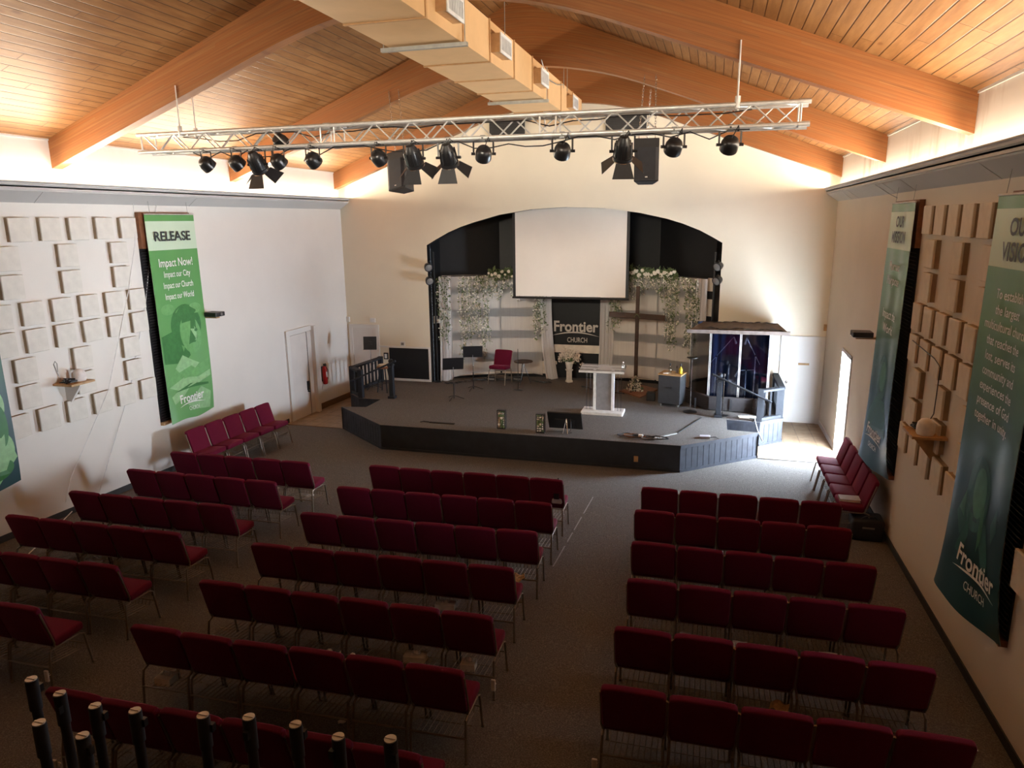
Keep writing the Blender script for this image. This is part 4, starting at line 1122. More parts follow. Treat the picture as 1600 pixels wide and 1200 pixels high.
# vase of flowers on its pedestal
x, y = -3.64, 18.75; z = on(y)
t = thing('pedestal', 'slim white pedestal carrying the vase of flowers', 'pedestal', (x, y, z))
MB().lathe([(.10, 0), (.10, .05), (.075, .07), (.075, .30), (.10, .33), (.11, .36)], (x, y, z), 4).build('column', 'vase', t)
t = thing('vase', 'pale flower vase of white blossoms below the lettering', 'vase', (x, y, z + .36))
MB().lathe([(.06, 0), (.08, .03), (.10, .15), (.11, .2), (.105, .21), (.09, .15)], (x, y, z + .36), 20).build('vessel', 'vase', t, smooth=True)
rnd = random.Random(8); bl = []; lf = []; stm = MB()
for i in range(70):
    a = rnd.uniform(0, 2 * PI); e = rnd.uniform(.15, 1.35); L = rnd.uniform(.18, .42)
    d = Vector((math.cos(a) * math.cos(e), math.sin(a) * math.cos(e) * .6, math.sin(e) - (.35 if rnd.random() < .25 else 0)))
    b = Vector((x, y, z + .56)); p = b + d * L; stm.tube([b, b + d * L * .5 + Vector((0, 0, .04)), p], .003, 3)
    for k in range(7): bl.append(p + Vector((rnd.gauss(0, .03), rnd.gauss(0, .03), rnd.gauss(0, .03))))
    lf.append(b + d * L * .45)
stm.build('stem', 'leaf', t); flora(t, 'blossom', 'pinkbl', bl, .036, 3); flora(t, 'foliage', 'leaf', lf, .05, 4)

# wooden cross
x, y = -1.77, 17.95; z = on(y)
t = thing('wooden_cross', 'tall dark wooden cross standing before the right drape', 'cross', (x, y, z))
MB().box(x - .045, x + .045, y - .045, y + .045, z + .03, 2.92).build('upright_beam', 'cross', t, bevel=.006, seg=1)
mb = MB().bar((x - .68, y - .16, 2.235), (x + .68, y - .02, 2.15), .06, .13); mb.build('cross_beam', 'cross', t, bevel=.006, seg=1)
MB().tube([(x + .09 * math.cos(k), y - .06 + .1 * math.sin(k), 2.20 + .05 * math.sin(k * 3)) for k in [i * .5 for i in range(26)]], .008, 5).build('vine_wrap', 'leaf', t)
MB().prism([(-2.16, 17.80, z), (-1.57, 17.14, z + .02), (-1.22, 18.20, z), (-1.72, 18.70, z - .02)], (0, 0, .035)).build('base_board', 'wood', t)
t = thing('floral_arrangement', 'cluster of pale and blue flowers heaped at the foot of the cross', 'flowers', (x, y - .1, z + .03))
rnd = random.Random(12)
pts = [(x + rnd.gauss(0, .12) * (1 - h * .9), y - .12 + rnd.gauss(0, .08) * (1 - h), z + .05 + h * .36) for h in [rnd.random() ** 1.4 for _ in range(260)]]
flora(t, 'blossom', 'bloom', pts[:150], .05, 1); flora(t, 'foliage', 'leaf', pts[150:210], .05, 2); flora(t, 'blue_petal', 'darkblue', pts[210:], .04, 3)

# equipment cart, bottles, sub box
x, y = -.80, 16.55; z = on(y); R = Matrix.Rotation(-.25, 3, 'Z'); A = (x, y, z)
t = thing('equipment_cart', 'dark grey rolling equipment cart with bottles on top', 'cart', (x, y, z))
MB().box(x - .26, x + .26, y - .2, y + .25, z + .07, z + .74, R, A).build('cabinet', 'greyc', t, bevel=.012)
MB().box(x - .27, x + .27, y - .21, y + .26, z + .74, z + .765, R, A).build('cart_top', 'woodl', t)
MB().box(x - .07, x + .07, y - .22, y - .2, z + .44, z + .47, R, A).build('handle', 'blackm', t)
for a, b in ((-.2, -.15), (.2, -.15), (-.2, .2), (.2, .2)):
    MB().cyl(Vector(A) + R @ Vector((a - .015, b, .035)), Vector(A) + R @ Vector((a + .015, b, .035)), .035, n=14).build('caster', 'lens', t)
zb = z + .766
for dx, dy, r, h, m, lb in ((-.05, 0, .032, .17, 'clear', 'clear pump bottle on the grey cart'), (.10, .02, .026, .11, 'frost', 'small dark jar on the grey cart'), (.19, -.03, .042, .17, 'bottle', 'yellow bottle with a black top on the grey cart')):
    t = thing('bottle', lb, 'bottle', (x + dx, y + dy, zb), 'bottles on the grey cart')
    MB().lathe([(r * .9, 0), (r, .01), (r, h * .68), (r * .4, h * .82), (r * .35, h)], (x + dx, y + dy, zb), 14).build('body', m, t, smooth=True)
    MB().cyl((x + dx, y + dy, zb + h), (x + dx, y + dy, zb + h + .06), r * .42).build('cap', 'blackm', t)
tag(MB().box(x - .20, x - .08, y - .12, y - .02, zb, zb + .014).build('folded_cloth', 'paper'), 'small folded pale cloth on the grey cart', 'cloth')
x, y = -1.30, 16.98; z = on(y)
t = thing('floor_box', 'small black box on the floor beside the grey cart', 'box', (x, y, z))
MB().box(x - .10, x + .10, y - .1, y + .1, z, z + .2).build('case', 'black', t, bevel=.01); MB().box(x - .09, x + .09, y - .104, y - .1, z + .02, z + .18).build('front', 'blackr', t)
x, y = -.35, 15.95; z = on(y)
t = thing('mic_stand', 'round-base microphone stand with a black tray before the booth', 'microphone stand', (x, y, z))
MB().lathe([(.15, 0), (.15, .015), (.03, .035)], (x, y, z), 22).build('base', 'blackm', t)
MB().cyl((x, y, z + .02), (x, y, z + 1.22), .010, n=8).build('tube', 'chrome', t)
MB().lathe([(.10, 0), (.12, .012), (.12, .022)], (x, y, z + 1.22), 20).build('tray', 'blackm', t)


# railings (left and right) and their posts
def railing(lb, front_a, front_b, side_y1, xs):
    t = thing('stair_railing', lb, 'railing', (front_a[0], front_a[1], sz(front_a[1])))
    H = .66
    segs = [(Vector((*front_a, 0)), Vector((*front_b, 0))), (Vector((*front_b, 0)), Vector((xs, side_y1, 0)))]
    for a, b in segs:
        za, zb2 = sz(a.y), sz(b.y)
        MB().bar(a + Vector((0, 0, za + H)), b + Vector((0, 0, zb2 + H)), .15, .05).build('top_rail', 'rail', t, bevel=.008, seg=1)
        MB().bar(a + Vector((0, 0, za + .05)), b + Vector((0, 0, zb2 + .05)), .10, .06).build('bottom_rail', 'rail', t)
        n = max(3, int((b - a).length / .19))
        for i in range(n):
            p = a + (b - a) * ((i + .5) / n)
            MB().box(p.x - .02, p.x + .02, p.y - .02, p.y + .02, sz(p.y) + .05, sz(p.y) + H).build('baluster', 'rail', t)
    for p in (segs[0][0], segs[0][1], segs[1][1]):
        MB().box(p.x - .055, p.x + .055, p.y - .055, p.y + .055, sz(p.y), sz(p.y) + H + .04).build('newel', 'rail', t)
    return t


railing('black balustrade at the left corner of the stage around the stool', (-8.17, 15.45), (-8.62, 15.88), 17.5, -8.62)
railing('black balustrade on the right stage block beside the white door', (1.08, 15.44), (1.53, 15.88), 17.5, 1.53)
for lb, x, y, q, w in (('black handrail post with sloping rail at the left stage steps', -7.41, 15.59, (-8.3, 15.2, .80), (-7.28, 15.62, 1.27)), ('black handrail post with sloping rail at the right stage steps', .25, 15.62, (1.30, 15.30, .80), (.10, 15.66, 1.28))):
    z = on(y); t = thing('handrail', lb, 'handrail', (x, y, z))
    MB().box(x - .085, x + .085, y - .085, y + .085, z, z + .06).box(x - .055, x + .055, y - .055, y + .055, z + .06, z + .86).box(x - .07, x + .07, y - .07, y + .07, z + .80, z + .84).build('post', 'rail', t, bevel=.006, seg=1)
    MB().ball((x, y, z + .92), .06, 12).cyl((x, y, z + .85), (x, y, z + .9), .03).build('finial', 'rail', t, smooth=True)
    MB().tube([(w[0], w[1] - .08, w[2]), (q[0], q[1], q[2])], .022, 10).ball((w[0], w[1] - .08, w[2]), .032, 8).build('rail_bar', 'rail', t, smooth=True)
    MB().bar((x, y - .02, z + .78), (x, y - .09, z + .80), .02, .02).build('bracket', 'blackm', t)
# stool with a tambourine
x, y = -7.93, 16.25; z = on(y)
t = thing('bar_stool', 'tall round wooden stool behind the left railing', 'stool', (x, y, z))
MB().lathe([(.155, 0), (.165, .015), (.165, .035), (.15, .045)], (x, y, z + .62), 24).build('seat', 'wood', t, smooth=True)
for k in range(4):
    a = PI / 4 + k * PI / 2
    MB().cyl((x + .10 * math.cos(a), y + .10 * math.sin(a), z + .63), (x + .19 * math.cos(a), y + .19 * math.sin(a), z), .016, n=8).build('leg', 'rail', t)
MB().tube([(x + .155 * math.cos(a), y + .155 * math.sin(a), z + .25) for a in [2 * PI * k / 16 for k in range(16)]], .009, 6, True).build('foot_ring', 'blackm', t)
t = thing('tambourine', 'pale round tambourine lying on the stool', 'tambourine', (x, y, z + .666))
MB().lathe([(.125, 0), (.13, .0), (.13, .045), (.12, .045), (.12, .0)], (x, y - .0, z + .667), 24).build('hoop', 'tan', t)
MB().lathe([(.001, 0), (.12, 0), (.12, .003), (.001, .003)], (x, y, z + .70), 24).build('skin', 'paper', t)
mb = MB()
for k in range(6):
    a = k * PI / 3; mb.ball((x + .122 * math.cos(a), y + .122 * math.sin(a), z + .69), .018, 8, (1, 1, .5))
mb.build('jingle', 'blackm', t)

# drum booth: baffles, clear panels, roof, curtain
BP = [(-.44, 17.85), (.02, 16.42), (.66, 16.36), (1.28, 16.42), (1.38, 17.55)]
t = thing('drum_shield', 'clear acrylic drum shield of hinged panels under the dark roof', 'drum shield', (.5, 16.9, sz(16.9)))
for (xa, ya), (xb, yb) in zip(BP, BP[1:]):
    d = Vector((xb - xa, yb - ya, 0)).normalized(); n = Vector((d.y, -d.x, 0)) * .012
    a, b = Vector((xa, ya, sz(ya) + .02)), Vector((xb, yb, sz(yb) + .02))
    MB().prism([a, b, Vector((xb, yb, 2.10)), Vector((xa, ya, 2.10))], n).build('acrylic_panel', 'shield', t)
for x, y in BP:
    for dx in (-.014, .014): MB().box(x + dx - .007, x + dx + .007, y - .022, y - .002, sz(y) + .22, 2.10).build('edge_strip', 'alu', t)
t = thing('booth_roof', 'dark weathered roof panel resting on top of the drum shield', 'roof panel', (.6, 16.9, 2.1))
rx0, rx1 = -.50, 1.62
MB().prism([(rx0 + .04, 16.26, 2.10), (rx1 - .02, 16.26, 2.10), (1.50, 17.62, 2.10), (-.16, 17.62, 2.10)], (0, 0, .035)).build('roof_slab', 'roofw', t)
MB().box(rx0, rx1 + .03, 16.20, 16.26, 2.065, 2.145).build('front_fascia', 'roofw', t)
for k, (yy, xa, xb) in enumerate(((16.34, rx0 + .32, rx1 - .1), (17.40, -.12, 1.46))):
    MB().grid(lambda u, v: (xa + u * (xb - xa), yy + v * (.10 + .05 * math.sin(u * 23 + k)), 2.137 + .020 + .016 * math.sin(u * 17 + k) + .012 * math.sin(u * 41 + v * 3)), 40, 4).build('torn_sheet', 'black', t)
t = thing('booth_curtain', 'dark blue curtain lining the inside of the drum booth', 'curtain', (.5, 17.6, sz(17.6)))
CP = [(-.28, 17.62), (-.05, 17.68), (.6, 17.70), (1.38, 17.66)]
MB().grid(lambda u, v: (-.30 + u * 1.70, 17.68 - .03 * math.sin(u * 60), sz(17.7) + .01 + v * 1.86), 90, 6).build('rear_panel', 'curtain', t, smooth=True)
MB().grid(lambda u, v: (-.28 + u * .30 + .02 * math.sin(v * 3), 17.60 - u * .95 - .03 * math.sin(u * 34), sz(17.3) + .03 + v * 1.80), 40, 6).build('side_panel', 'curtain', t, smooth=True)
for a, b, lb in (((-.50, 16.95), (.0, 16.22), 'grey sound baffle cushion on the left front of the drum booth'), ((.02, 16.20), (1.02, 16.16), 'long grey sound baffle cushion along the front of the drum booth')):
    a, b = Vector((*a, 0)), Vector((*b, 0)); d = (b - a).normalized(); n = Vector((d.y, -d.x, 0)) * -.09
    t = thing('sound_baffle', lb, 'baffle', (a.x, a.y, sz(a.y)), 'low baffles before the drum booth')
    mb = MB().prism([a + Vector((0, 0, sz(a.y) + .005)), b + Vector((0, 0, sz(b.y) + .005)), b + Vector((0, 0, sz(b.y) + .33)), a + Vector((0, 0, sz(a.y) + .33))], n)
    mb.build('cushion', 'baffle', t, bevel=.03, seg=3, smooth=True)
    MB().box((a.x + b.x) / 2 - .02, (a.x + b.x) / 2 + .02, min(a.y, b.y) - .012, min(a.y, b.y) - .004, sz(a.y) + .05, sz(a.y) + .3).build('seam', 'blackr', t)
t = thing('drum_throne', 'rounded dark cushion at the corner of the booth baffle', 'cushion', (1.12, 16.15, sz(16.15)))
MB().lathe([(.13, 0), (.16, .05), (.16, .28), (.12, .34)], (1.13, 16.10, sz(16.1)), 20).build('cushion', 'baffle', t, smooth=True); MB().lathe([(.161, .15), (.165, .16), (.161, .17)], (1.13, 16.10, sz(16.1)), 20).build('band', 'blackr', t)


def boom(lb, x, y, h, tip):
    z = on(y); t = thing('boom_stand', lb, 'microphone stand', (x, y, z), 'boom microphone stands inside the drum booth')
    MB().cyl((x, y, z + .08), (x, y, z + h), .011, n=8).build('tube', 'silver', t)
    for k in range(3):
        a = 2 * PI * k / 3 + .9
        MB().tube([(x, y, z + .22), (x + .22 * math.cos(a), y + .22 * math.sin(a), z + .005)], .008, 6).build('leg', 'blackm', t)
    tip = Vector(tip); c = Vector((x, y, z + h)); d = (tip - c).normalized()
    MB().cyl(c - d * .25, tip, .007, n=8).build('boom_arm', 'silver', t)
    MB().ball(tuple(c), .022, 8).build('clutch', 'blackm', t)
    MB().lathe([(.014, 0), (.018, .10), (.024, .13), (.022, .16), (.008, .17)], tip - Vector((0, 0, .0)), 12, (d.x * .4, -.3, -.6)).build('microphone', 'silver', t, smooth=True)


boom('boom microphone stand behind the second shield panel', .16, 16.85, 1.15, (.52, 16.75, 1.92))
boom('tall boom microphone stand behind the third shield panel', 1.02, 16.95, 1.18, (.80, 16.8, 1.90))
boom('shorter boom stand in the middle of the drum booth', .84, 17.05, .82, (.66, 16.9, 1.12))
t = thing('mic_stand', 'straight silver microphone stand in front of the drum booth', 'microphone stand', (.40, 16.0, on(16)))
MB().cyl((.34, 15.78, on(15.8) + .02), (.34, 15.78, on(15.8) + .86), .012, n=8).build('tube', 'chrome', t)
MB().lathe([(.11, 0), (.11, .012), (.02, .03)], (.34, 15.78, on(15.8)), 18).build('base', 'blackm', t)
MB().ball((.34, 15.78, on(15.8) + .90), .03, 8, (1, 1, 1.4)).build('microphone', 'blackr', t)
# papers on the right block, lone strut, cable heap, pedal
x, y = .88, 15.72; z = on(y)
tag(MB().box(x - .20, x + .02, y - .09, y + .10, z + .002, z + .014, Matrix.Rotation(.15, 3, 'Z')).build('paper_sheet', 'paper'), 'white paper sheet lying on the right stage block', 'paper')
tag(MB().box(x - .02, x + .20, y - .09, y + .08, z + .016, z + .026, Matrix.Rotation(-.2, 3, 'Z')).build('paper_sheet', 'white'), 'second paper overlapping the sheet on the right stage block', 'paper')
tag(MB().tube([(.98, 15.30, .42), (1.05, 15.22, .2), (1.16, 15.12, .0)], .014, 6).tube([(.98, 15.30, .42), (.94, 15.3, .36)], .014, 6).build('fallen_stand_leg', 'blackm'), 'black and silver rod leaning against the right stage block', 'rod')
rnd = random.Random(6)
t = thing('cable_heap', 'tangle of black cables and adapters at the front stage edge', 'cables', (-1.2, 13.5, on(13.5)))
for k in range(5):
    mb = MB(); cx, cy = -1.45 + k * .14, 13.52 - k * .05
    mb.tube([(cx + .22 * math.cos(q) * rnd.uniform(.6, 1.1), cy + .12 * math.sin(q) * rnd.uniform(.6, 1.1), on(cy) + .012 + .02 * abs(math.sin(q * 2.5 + k)) + .01 * k) for q in [i * .55 for i in range(14)]], .010, 6)
    mb.build('cable', ['blackr', 'wood', 'blackr', 'lens', 'blackr'][k], t, smooth=True)
MB().box(-1.34, -1.2, 13.46, 13.56, on(13.5), on(13.5) + .05).box(-1.05, -.93, 13.36, 13.43, on(13.4), on(13.4) + .04).build('adapter', 'blackr', t)
MB().box(-1.24, -1.16, 13.40, 13.46, on(13.4) + .03, on(13.4) + .07).build('plug', 'paper', t)
tag(MB().bar((-.98, 13.42, on(13.4) + .012), (-.55, 13.95, on(13.9) + .012), .045, .016).build('cable_cover', 'strut'), 'grey cable cover strip running back from the cable heap', 'cable cover')
tag(MB().bar((-.52, 14.0, on(14)+.012), (-.10, 15.40, on(15.4) + .012), .02, .016).build('floor_cable', 'blackr'), 'black cable lying from the cover strip back to the booth', 'cable')
t = thing('foot_pedal', 'small grey foot pedal near the right front edge of the stage', 'pedal', (.02, 13.78, on(13.8)))
MB().prism([(-.10, 13.70, on(13.7)), (.10, 13.72, on(13.7)), (.10, 13.86, on(13.86)), (-.10, 13.84, on(13.85))], (0, 0, .045)).build('body', 'grayb', t, bevel=.01)
MB().tube([(.1, 13.78, on(13.8) + .02), (.2, 13.82, on(13.8) + .02), (.26, 13.72, on(13.7) + .012)], .008, 6).build('lead', 'blackr', t)
tag(MB().box(-5.6, -5.05, 13.50, 13.56, on(13.5), on(13.5) + .018).tube([(-5.6, 13.53, on(13.5) + .012), (-5.75, 13.56, on(13.5) + .012), (-5.8, 13.5, on(13.5) + .01)], .01, 6).build('cable_strap', 'gap'), 'dark strap lying near the front left edge of the stage', 'strap')
for pts, lb in (([(-6.75, 17.5), (-6.5, 17.75), (-6.2, 18.2), (-5.9, 18.4)], 'black cable coiled at the foot of the left drape'), ([(-5.9, 18.35), (-5.6, 18.5), (-5.4, 18.4), (-5.1, 18.55)], 'cables heaped behind the red chair on stage'), ([(-4.6, 18.55), (-4.3, 18.35), (-4.1, 18.45)], 'cables heaped behind the round side table'), ([(-3.2, 18.1), (-2.6, 17.6), (-1.9, 17.4)], 'thin cable crossing the stage from vase to cross')):
    mb = MB(); q = []
    for (xa, ya), (xb, yb) in zip(pts, pts[1:]):
        for i in range(8):
            f = i / 8; q.append((xa + (xb - xa) * f + .09 * math.sin(i * 2.3), ya + (yb - ya) * f + .07 * math.cos(i * 1.9), on(ya + (yb - ya) * f) + .02 + .02 * (i % 3)))
    mb.tube(q, .011, 6)
    tag(mb.build('stage_cable', 'blackr', smooth=True), lb, 'cable', 'loose cables at the back of the stage')
for x, y, lb in ((-5.75, 18.42, 'black cable box at the foot of the left drape behind the music stand'), (-5.05, 18.60, 'black cable box behind the legs of the red stage chair')):
    t = thing('cable_box', lb, 'box', (x, y, on(y)))
    MB().box(x - .12, x + .12, y - .06, y + .06, on(y), on(y) + .12).build('case', 'blackr', t, bevel=.01); MB().box(x - .1, x + .1, y - .064, y - .06, on(y) + .03, on(y) + .08).build('socket_strip', 'lens', t)

# ---------------------------------------------------------------- chairs
CH = thing('padded_chair', 'x', 'chair')
TILT = math.atan(SL)


def rbox(mb_name, m, x0, x1, y0, y1, z0, z1, r, rot=None, about=None, shape=None):
    mb = MB().box(x0, x1, y0, y1, z0, z1, rot, about)
    return mb.build(mb_name, m, CH, smooth=True, bevel=r, seg=3)


rbox('seat', 'red', -.248, .248, .085, .43, .395, .485, .03, Matrix.Rotation(.05, 3, 'X'), (0, .2, .44))
mb = MB(); BR = Matrix.Rotation(.31, 3, 'X')
prof = [(-.225, -.015), (-.244, .01), (-.248, .40), (-.232, .425), (-.15, .435), (.15, .435), (.232, .425), (.248, .40), (.244, .01), (.225, -.015)]
mb.prism([Vector((0, .05, .452)) + BR @ Vector((a, 0, b)) for a, b in prof], BR @ Vector((0, .062, 0)))
mb.build('backrest', 'red', CH, smooth=True, bevel=.02, seg=3)
for s in (-1, 1):
    MB().tube([(s * .236, .09, .395), (s * .236, .03, .38), (s * .238, .015, .30), (s * .243, .0, 0)], .0115, 8).cyl((s * .243, .0, 0), (s * .243, .0, .02), .015, n=8).build('leg', 'frame', CH, smooth=True)
    MB().tube([(s * .236, .36, .385), (s * .238, .42, .36), (s * .243, .49, 0)], .0115, 8).cyl((s * .243, .49, 0), (s * .243, .489, .02), .015, n=8).build('leg', 'frame', CH, smooth=True)
mb = MB()
for s in (-1, 1):
    mb.tube([(s * .236, .36, .385), (s * .236, .12, .39), (s * .236, .08, .41)] + [Vector((0, .075, .452)) + BR @ Vector((s * .2495, 0, b)) for b in (.0, .1, .25, .38)], .010, 8)
mb.tube([(-.236, .30, .388), (.236, .30, .388)], .009, 6); mb.tube([(-.236, .11, .392), (.236, .11, .392)], .009, 6)
mb.build('frame', 'frame', CH, smooth=True)
mb = MB().tube([(-.24, .0, .235), (.24, .0, .235)], .009, 6).tube([(-.238, .42, .25), (.238, .42, .25)], .006, 6)
for i in range(9):
    x = -.19 + .38 * i / 8; mb.tube([(x, .0, .235), (x, .40, .19), (x, .42, .25)], .0035, 4)
mb.tube([(-.235, .2, .212), (.235, .2, .212)], .0035, 4)
mb.build('book_rack', 'frame', CH)
used = [False]


def put_chair(x, y, rot, lb, grp, z=None):
    if not used[0]: c = CH; used[0] = True
    else: c = copy_tree(CH)
    c.location = (x, y, fz(y) if z is None else z)
    c.rotation_euler = (Matrix.Rotation(TILT, 3, 'X') @ Matrix.Rotation(rot, 3, 'Z')).to_euler()
    c['label'] = lb; c['group'] = grp
    return c


ORD = ['first', 'second', 'third', 'fourth', 'fifth', 'sixth', 'seventh']
ROWS = {
    'right': [((-.83, 9.50), (1.78, 9.52), 5), ((-.83, 8.61), (1.75, 8.62), 5), ((-.76, 7.59), (1.82, 7.60), 5), ((-.70, 6.64), (1.89, 6.69), 5), ((-.70, 5.68), (1.88, 5.70), 5), ((-.69, 4.78), (1.90, 4.83), 5)],
    'centre': [((-4.97, 9.43), (-1.93, 9.51), 6), ((-4.96, 8.41), (-1.88, 8.53), 6), ((-4.91, 7.40), (-1.84, 7.55), 6), ((-4.93, 6.41), (-1.85, 6.55), 6), ((-4.88, 5.47), (-1.77, 5.55), 6), ((-4.88, 4.56), (-1.74, 4.67), 6), ((-4.79, 3.63), (-1.70, 3.70), 6)],
    'left': [((-8.47, 9.26), (-5.92, 9.30), 5), ((-8.44, 8.29), (-5.88, 8.36), 5), ((-8.45, 7.27), (-5.88, 7.35), 5), ((-8.46, 6.35), (-5.89, 6.42), 5), ((-7.97, 5.45), (-5.91, 5.49), 4), ((-6.95, 4.56), (-5.92, 4.58), 2)],
}
for blk, rows in ROWS.items():
    for r, (a, b, n) in enumerate(rows):
        a, b = Vector(a), Vector(b); ang = math.atan2(b.y - a.y, b.x - a.x)
        for i in range(n):
            p = a + (b - a) * ((i + .5) / n)
            fx, fy = -math.sin(ang) * .082, math.cos(ang) * .082
            k = i if blk != 'left' or n == 5 else n - 1 - i
            side = 'left' if k == i and (blk != 'left' or n == 5) else 'aisle end'
            lb = 'burgundy padded chair, %s from the %s in the %s row of the %s block' % (ORD[k], side, ORD[r], blk)
            put_chair(p.x + fx, p.y + fy + random.uniform(-.012, .012), ang + random.uniform(-.012, .012), lb, 'rows of burgundy chairs')
for i in range(5):
    y = 10.44 + .52 * (i + .5)
    put_chair(-9.10, y, -PI / 2 + .03, 'burgundy chair against the white wall, %s from the balcony end' % ORD[i], 'burgundy chairs lined against the white wall')
    y = 10.60 + .525 * (i + .5)
    put_chair(2.36, y, PI / 2 - .02, 'burgundy chair against the tan wall, %s from the balcony end' % ORD[i], 'burgundy chairs lined against the tan wall')
c = put_chair(-5.38, 18.33, PI - .12, 'single burgundy chair on the stage facing the room', 'burgundy chair on stage', sz(18.2))

# ---------------------------------------------------------------- small things around the chairs
def tissue(lb, x, y, zoff=.205, w=.11, m='paper', rot=.1):
    z = fz(y) + zoff; t = thing('tissue_box', lb, 'tissue box', (x, y, z))
    R = Matrix.Rotation(rot, 3, 'Z')
    MB().box(x - w, x + w, y - .06, y + .06, z, z + .075, R).build('carton', m, t)
    rnd = random.Random(int(abs(x) * 100)); mb = MB()
    mb.grid(lambda u, v: (x + (u - .5) * .09, y + (v - .5) * .05 + .015 * math.sin(u * 9), z + .076 + .05 * math.sin(u * PI) * (1 - abs(v - .5)) + .012 * math.sin(u * 14 + v * 9)), 8, 5)
    mb.build('tissue', 'white', t)


tissue('tissue box in the rack of the fourth centre row', -2.70, 6.78)
tissue('tissue box in the rack of the fifth centre row', -2.62, 5.74)
tissue('small carton in the rack of the last chair in the fifth centre row', -2.08, 5.76, .205, .07)
tissue('floral tissue box in the rack of the sixth centre row', -4.72, 4.80, .205, .08)


def paper(lb, x, y, zoff, w, d, m='paper', rot=0, crumple=.02, name='paper_sheet', cat='paper'):
    z = fz(y) + zoff
    mb = MB().grid(lambda u, v: (x + ((u - .5) * w) * math.cos(rot) - ((v - .5) * d) * math.sin(rot), y + ((u - .5) * w) * math.sin(rot) + ((v - .5) * d) * math.cos(rot), z + crumple * (.5 + .5 * math.sin(u * 8 + v * 5) * math.cos(v * 7))), 8, 8)
    o = mb.build(name, m, loc=(x, y, z)); md = o.modifiers.new('thickness', 'SOLIDIFY'); md.thickness = .004
    return tag(o, lb, cat, 'loose papers left around the chairs')


paper('crumpled papers in the rack under the fourth left row', -7.45, 6.66, .22, .28, .18, 'paper', .2, .05)
paper('brown paper bag hanging in the rack of the third centre row', -2.12, 7.66, .215, .20, .16, 'paperk', .3, .06)
paper('pinkish paper in the rack of the second centre row', -2.45, 8.66, .215, .15, .12, 'paperk', .1, .03)
paper('crumpled tissue in the rack of the third block row by the tan wall', 1.06, 7.80, .22, .15, .12, 'paper', .3, .06)
paper('cream booklet in the rack of the fourth right row', 1.32, 6.86, .215, .24, .15, 'paper', .06, .01)
paper('thin leaflet in the rack of the fourth right row nearer its middle', .42, 6.86, .212, .20, .12, 'paper', .05, .01)
paper('kraft paper in the rack of the fifth right row', .74, 5.86, .225, .15, .14, 'paperk', -.2, .05)
paper('orange-tinted leaflet in the rack of the second right row', -.12, 8.86, .215, .18, .12, 'paperk', .1, .03)
paper('booklet in the rack of the nearest right row', .52, 4.98, .215, .26, .14, 'paperk', .05, .01)
paper('white paper under the fourth right row next to the aisle', -.10, 6.9, .212, .12, .10, 'white', .05, .01)
paper('crumpled white tissues on a seat of the sixth centre row', -3.16, 5.10, .49, .17, .12, 'white', .4, .12)
paper('torn white tissues on the neighbouring seat of the sixth centre row', -2.94, 5.11, .49, .16, .11, 'white', .2, .11)
paper('small white scrap on the floor behind the sixth centre row', -3.01, 4.96, .004, .07, .05, 'white', .6, .01)
paper('open white envelope under the first left row', -6.12, 9.58, .215, .16, .11, 'white', .3, .03)
t = thing('book', 'pale book on the seat of a chair against the tan wall', 'book', (2.10, 11.0, fz(11) + .5))
x, y, z = 2.10, 10.90, fz(10.9) + .49
MB().box(x - .14, x + .14, y - .10, y + .10, z, z + .006).box(x - .14, x + .14, y - .10, y + .10, z + .034, z + .04).box(x - .14, x - .134, y - .1, y + .1, z, z + .04).build('cover', 'grayb', t)
MB().box(x - .133, x + .13, y - .095, y + .095, z + .006, z + .034).build('pages', 'paper', t)
t = thing('carry_bag', 'grey patterned bag on the aisle seat of the front centre row', 'bag', (-2.16, 9.82, fz(9.8) + .49))
x, y, z = -2.02, 9.72, fz(9.7) + .49
MB().prism([(x - .10, y - .12, z), (x + .06, y - .12, z), (x + .05, y - .06, z + .28), (x - .08, y - .06, z + .28)], (0, .12, 0)).build('bag_body', 'grayb', t, bevel=.02, seg=2, smooth=True)
MB().tube([(x - .06, y, z + .27), (x - .02, y, z + .36), (x + .03, y, z + .27)], .008, 6).box(x - .06, x + .02, y - .127, y - .12, z + .08, z + .2).build('handle', 'blackr', t)
x, y = 2.34, 10.70; z = fz(y)
t = thing('duffel_bag', 'black bag on the floor under the first chair by the tan wall', 'bag', (x, y, z))
MB().box(x - .24, x + .2, y - .16, y + .2, z, z + .33).build('bag_body', 'bag', t, bevel=.05, seg=3, smooth=True)
MB().tube([(x - .12, y - .1, z + .32), (x - .05, y - .12, z + .38), (x + .05, y - .12, z + .38), (x + .1, y - .1, z + .32)], .011, 6).build('handle', 'blackr', t)
MB().box(x - .1, x + .06, y - .166, y - .158, z + .2, z + .225).build('badge', 'lens', t)
for x, y, dz, lb in ((-1.785, 5.625, .12, 'white tag strapped to the aisle leg of the fifth centre row'), (-5.955, 4.66, .1, 'white tag strapped to the aisle leg of the nearest left row'), (-4.80, 3.70, .12, 'white tag on the outer leg of the nearest centre row'), (-4.90, 5.54, .14, 'white tag on the outer leg of the fifth centre row'), (-.715, 4.86, .10, 'white tag on the aisle leg of the nearest right row')):
    z = fz(y) + dz; t = thing('leg_tag', lb, 'tag', (x, y, z), 'white tags strapped to chair legs')
    MB().box(x - .022, x + .022, y - .036, y - .014, z, z + .12).build('plate', 'white', t, bevel=.008, seg=2); MB().tube([(x + .018 * math.cos(a), y + .018 * math.sin(a), z + .06) for a in [2 * PI * k / 10 for k in range(10)]], .004, 5, True).build('strap', 'paper', t)
mb = MB()
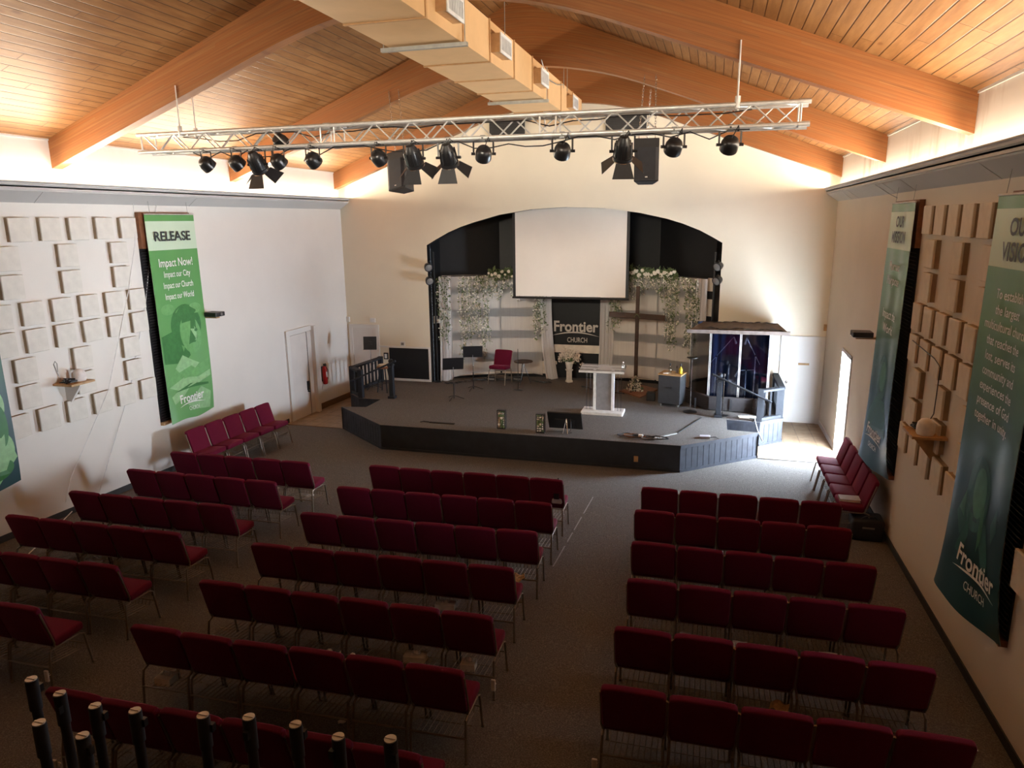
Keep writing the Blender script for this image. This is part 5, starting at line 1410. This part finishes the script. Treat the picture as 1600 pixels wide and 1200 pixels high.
for ya, yb in ((8.55, 9.25), (9.40, 9.75), (9.85, 10.4), (10.55, 11.35)):
    mb.bar((-1.86 + (ya - 8.6) * .03, ya, fz(ya) + .003), (-1.86 + (yb - 8.6) * .03, yb, fz(yb) + .003), .016, .003)
tag(mb.build('worn_tape', 'tape'), 'broken strip of pale worn tape on the aisle carpet', 'tape')

# ---------------------------------------------------------------- drape poles stored below the balcony
PX = [(-3.02, 2.40, 2.29), (-2.81, 2.4, 2.26), (-2.57, 2.4, 2.28), (-2.18, 2.4, 2.33), (-1.93, 2.4, 2.37), (-1.69, 2.4, 2.38), (-1.48, 2.4, 2.36), (-1.23, 2.4, 2.40), (-3.19, 2.4, 2.34), (-3.19, 2.4, 2.09), (-2.92, 2.4, 2.07)]
for i, (x, y, z) in enumerate(PX):
    f = 1.0
    if i in (9, 10): y, x, z = 2.15, x * 2.15 / 2.4, 4.55 + (z - 4.55) * 2.15 / 2.4
    nm = ['second', 'third', 'fourth', 'fifth', 'sixth', 'seventh', 'eighth', 'ninth and last', 'first'][i] + ' from the left in the longer line' if i < 9 else ('left' if i == 9 else 'right') + ' one of the nearer pair'
    t = thing('upright_pole', 'black capped upright pole, %s' % nm, 'pole', (x, y, fz(y)), 'black upright poles standing below the balcony')
    zf2 = fz(y); lx = random.uniform(-.03, .03)
    MB().cyl((x + lx, y, zf2 + .02), (x, y, z - .02), .024, n=14).build('pole_tube', 'blackm', t, smooth=True)
    MB().cyl((x, y, z - .17), (x, y, z - .005), .030, n=16).build('collar', 'blackr', t, smooth=True)
    MB().cyl((x, y, z - .005), (x, y, z), .027, n=16).box(x - .024, x + .024, y - .004, y + .004, z, z + .004).build('cap', 'alu', t)
    a = random.uniform(0, 6.28)
    MB().box(x - .012 + .034 * math.cos(a), x + .012 + .034 * math.cos(a), y - .012 + .034 * math.sin(a), y + .012 + .034 * math.sin(a), z - .09, z - .05).build('lock_button', 'blackm', t)
    MB().box(x + lx - .06, x + lx + .06, y - .06, y + .06, zf2, zf2 + .02).build('base_plate', 'blackm', t)

for o in bpy.data.objects:
    if '_o' in o.keys(): del o['_o']
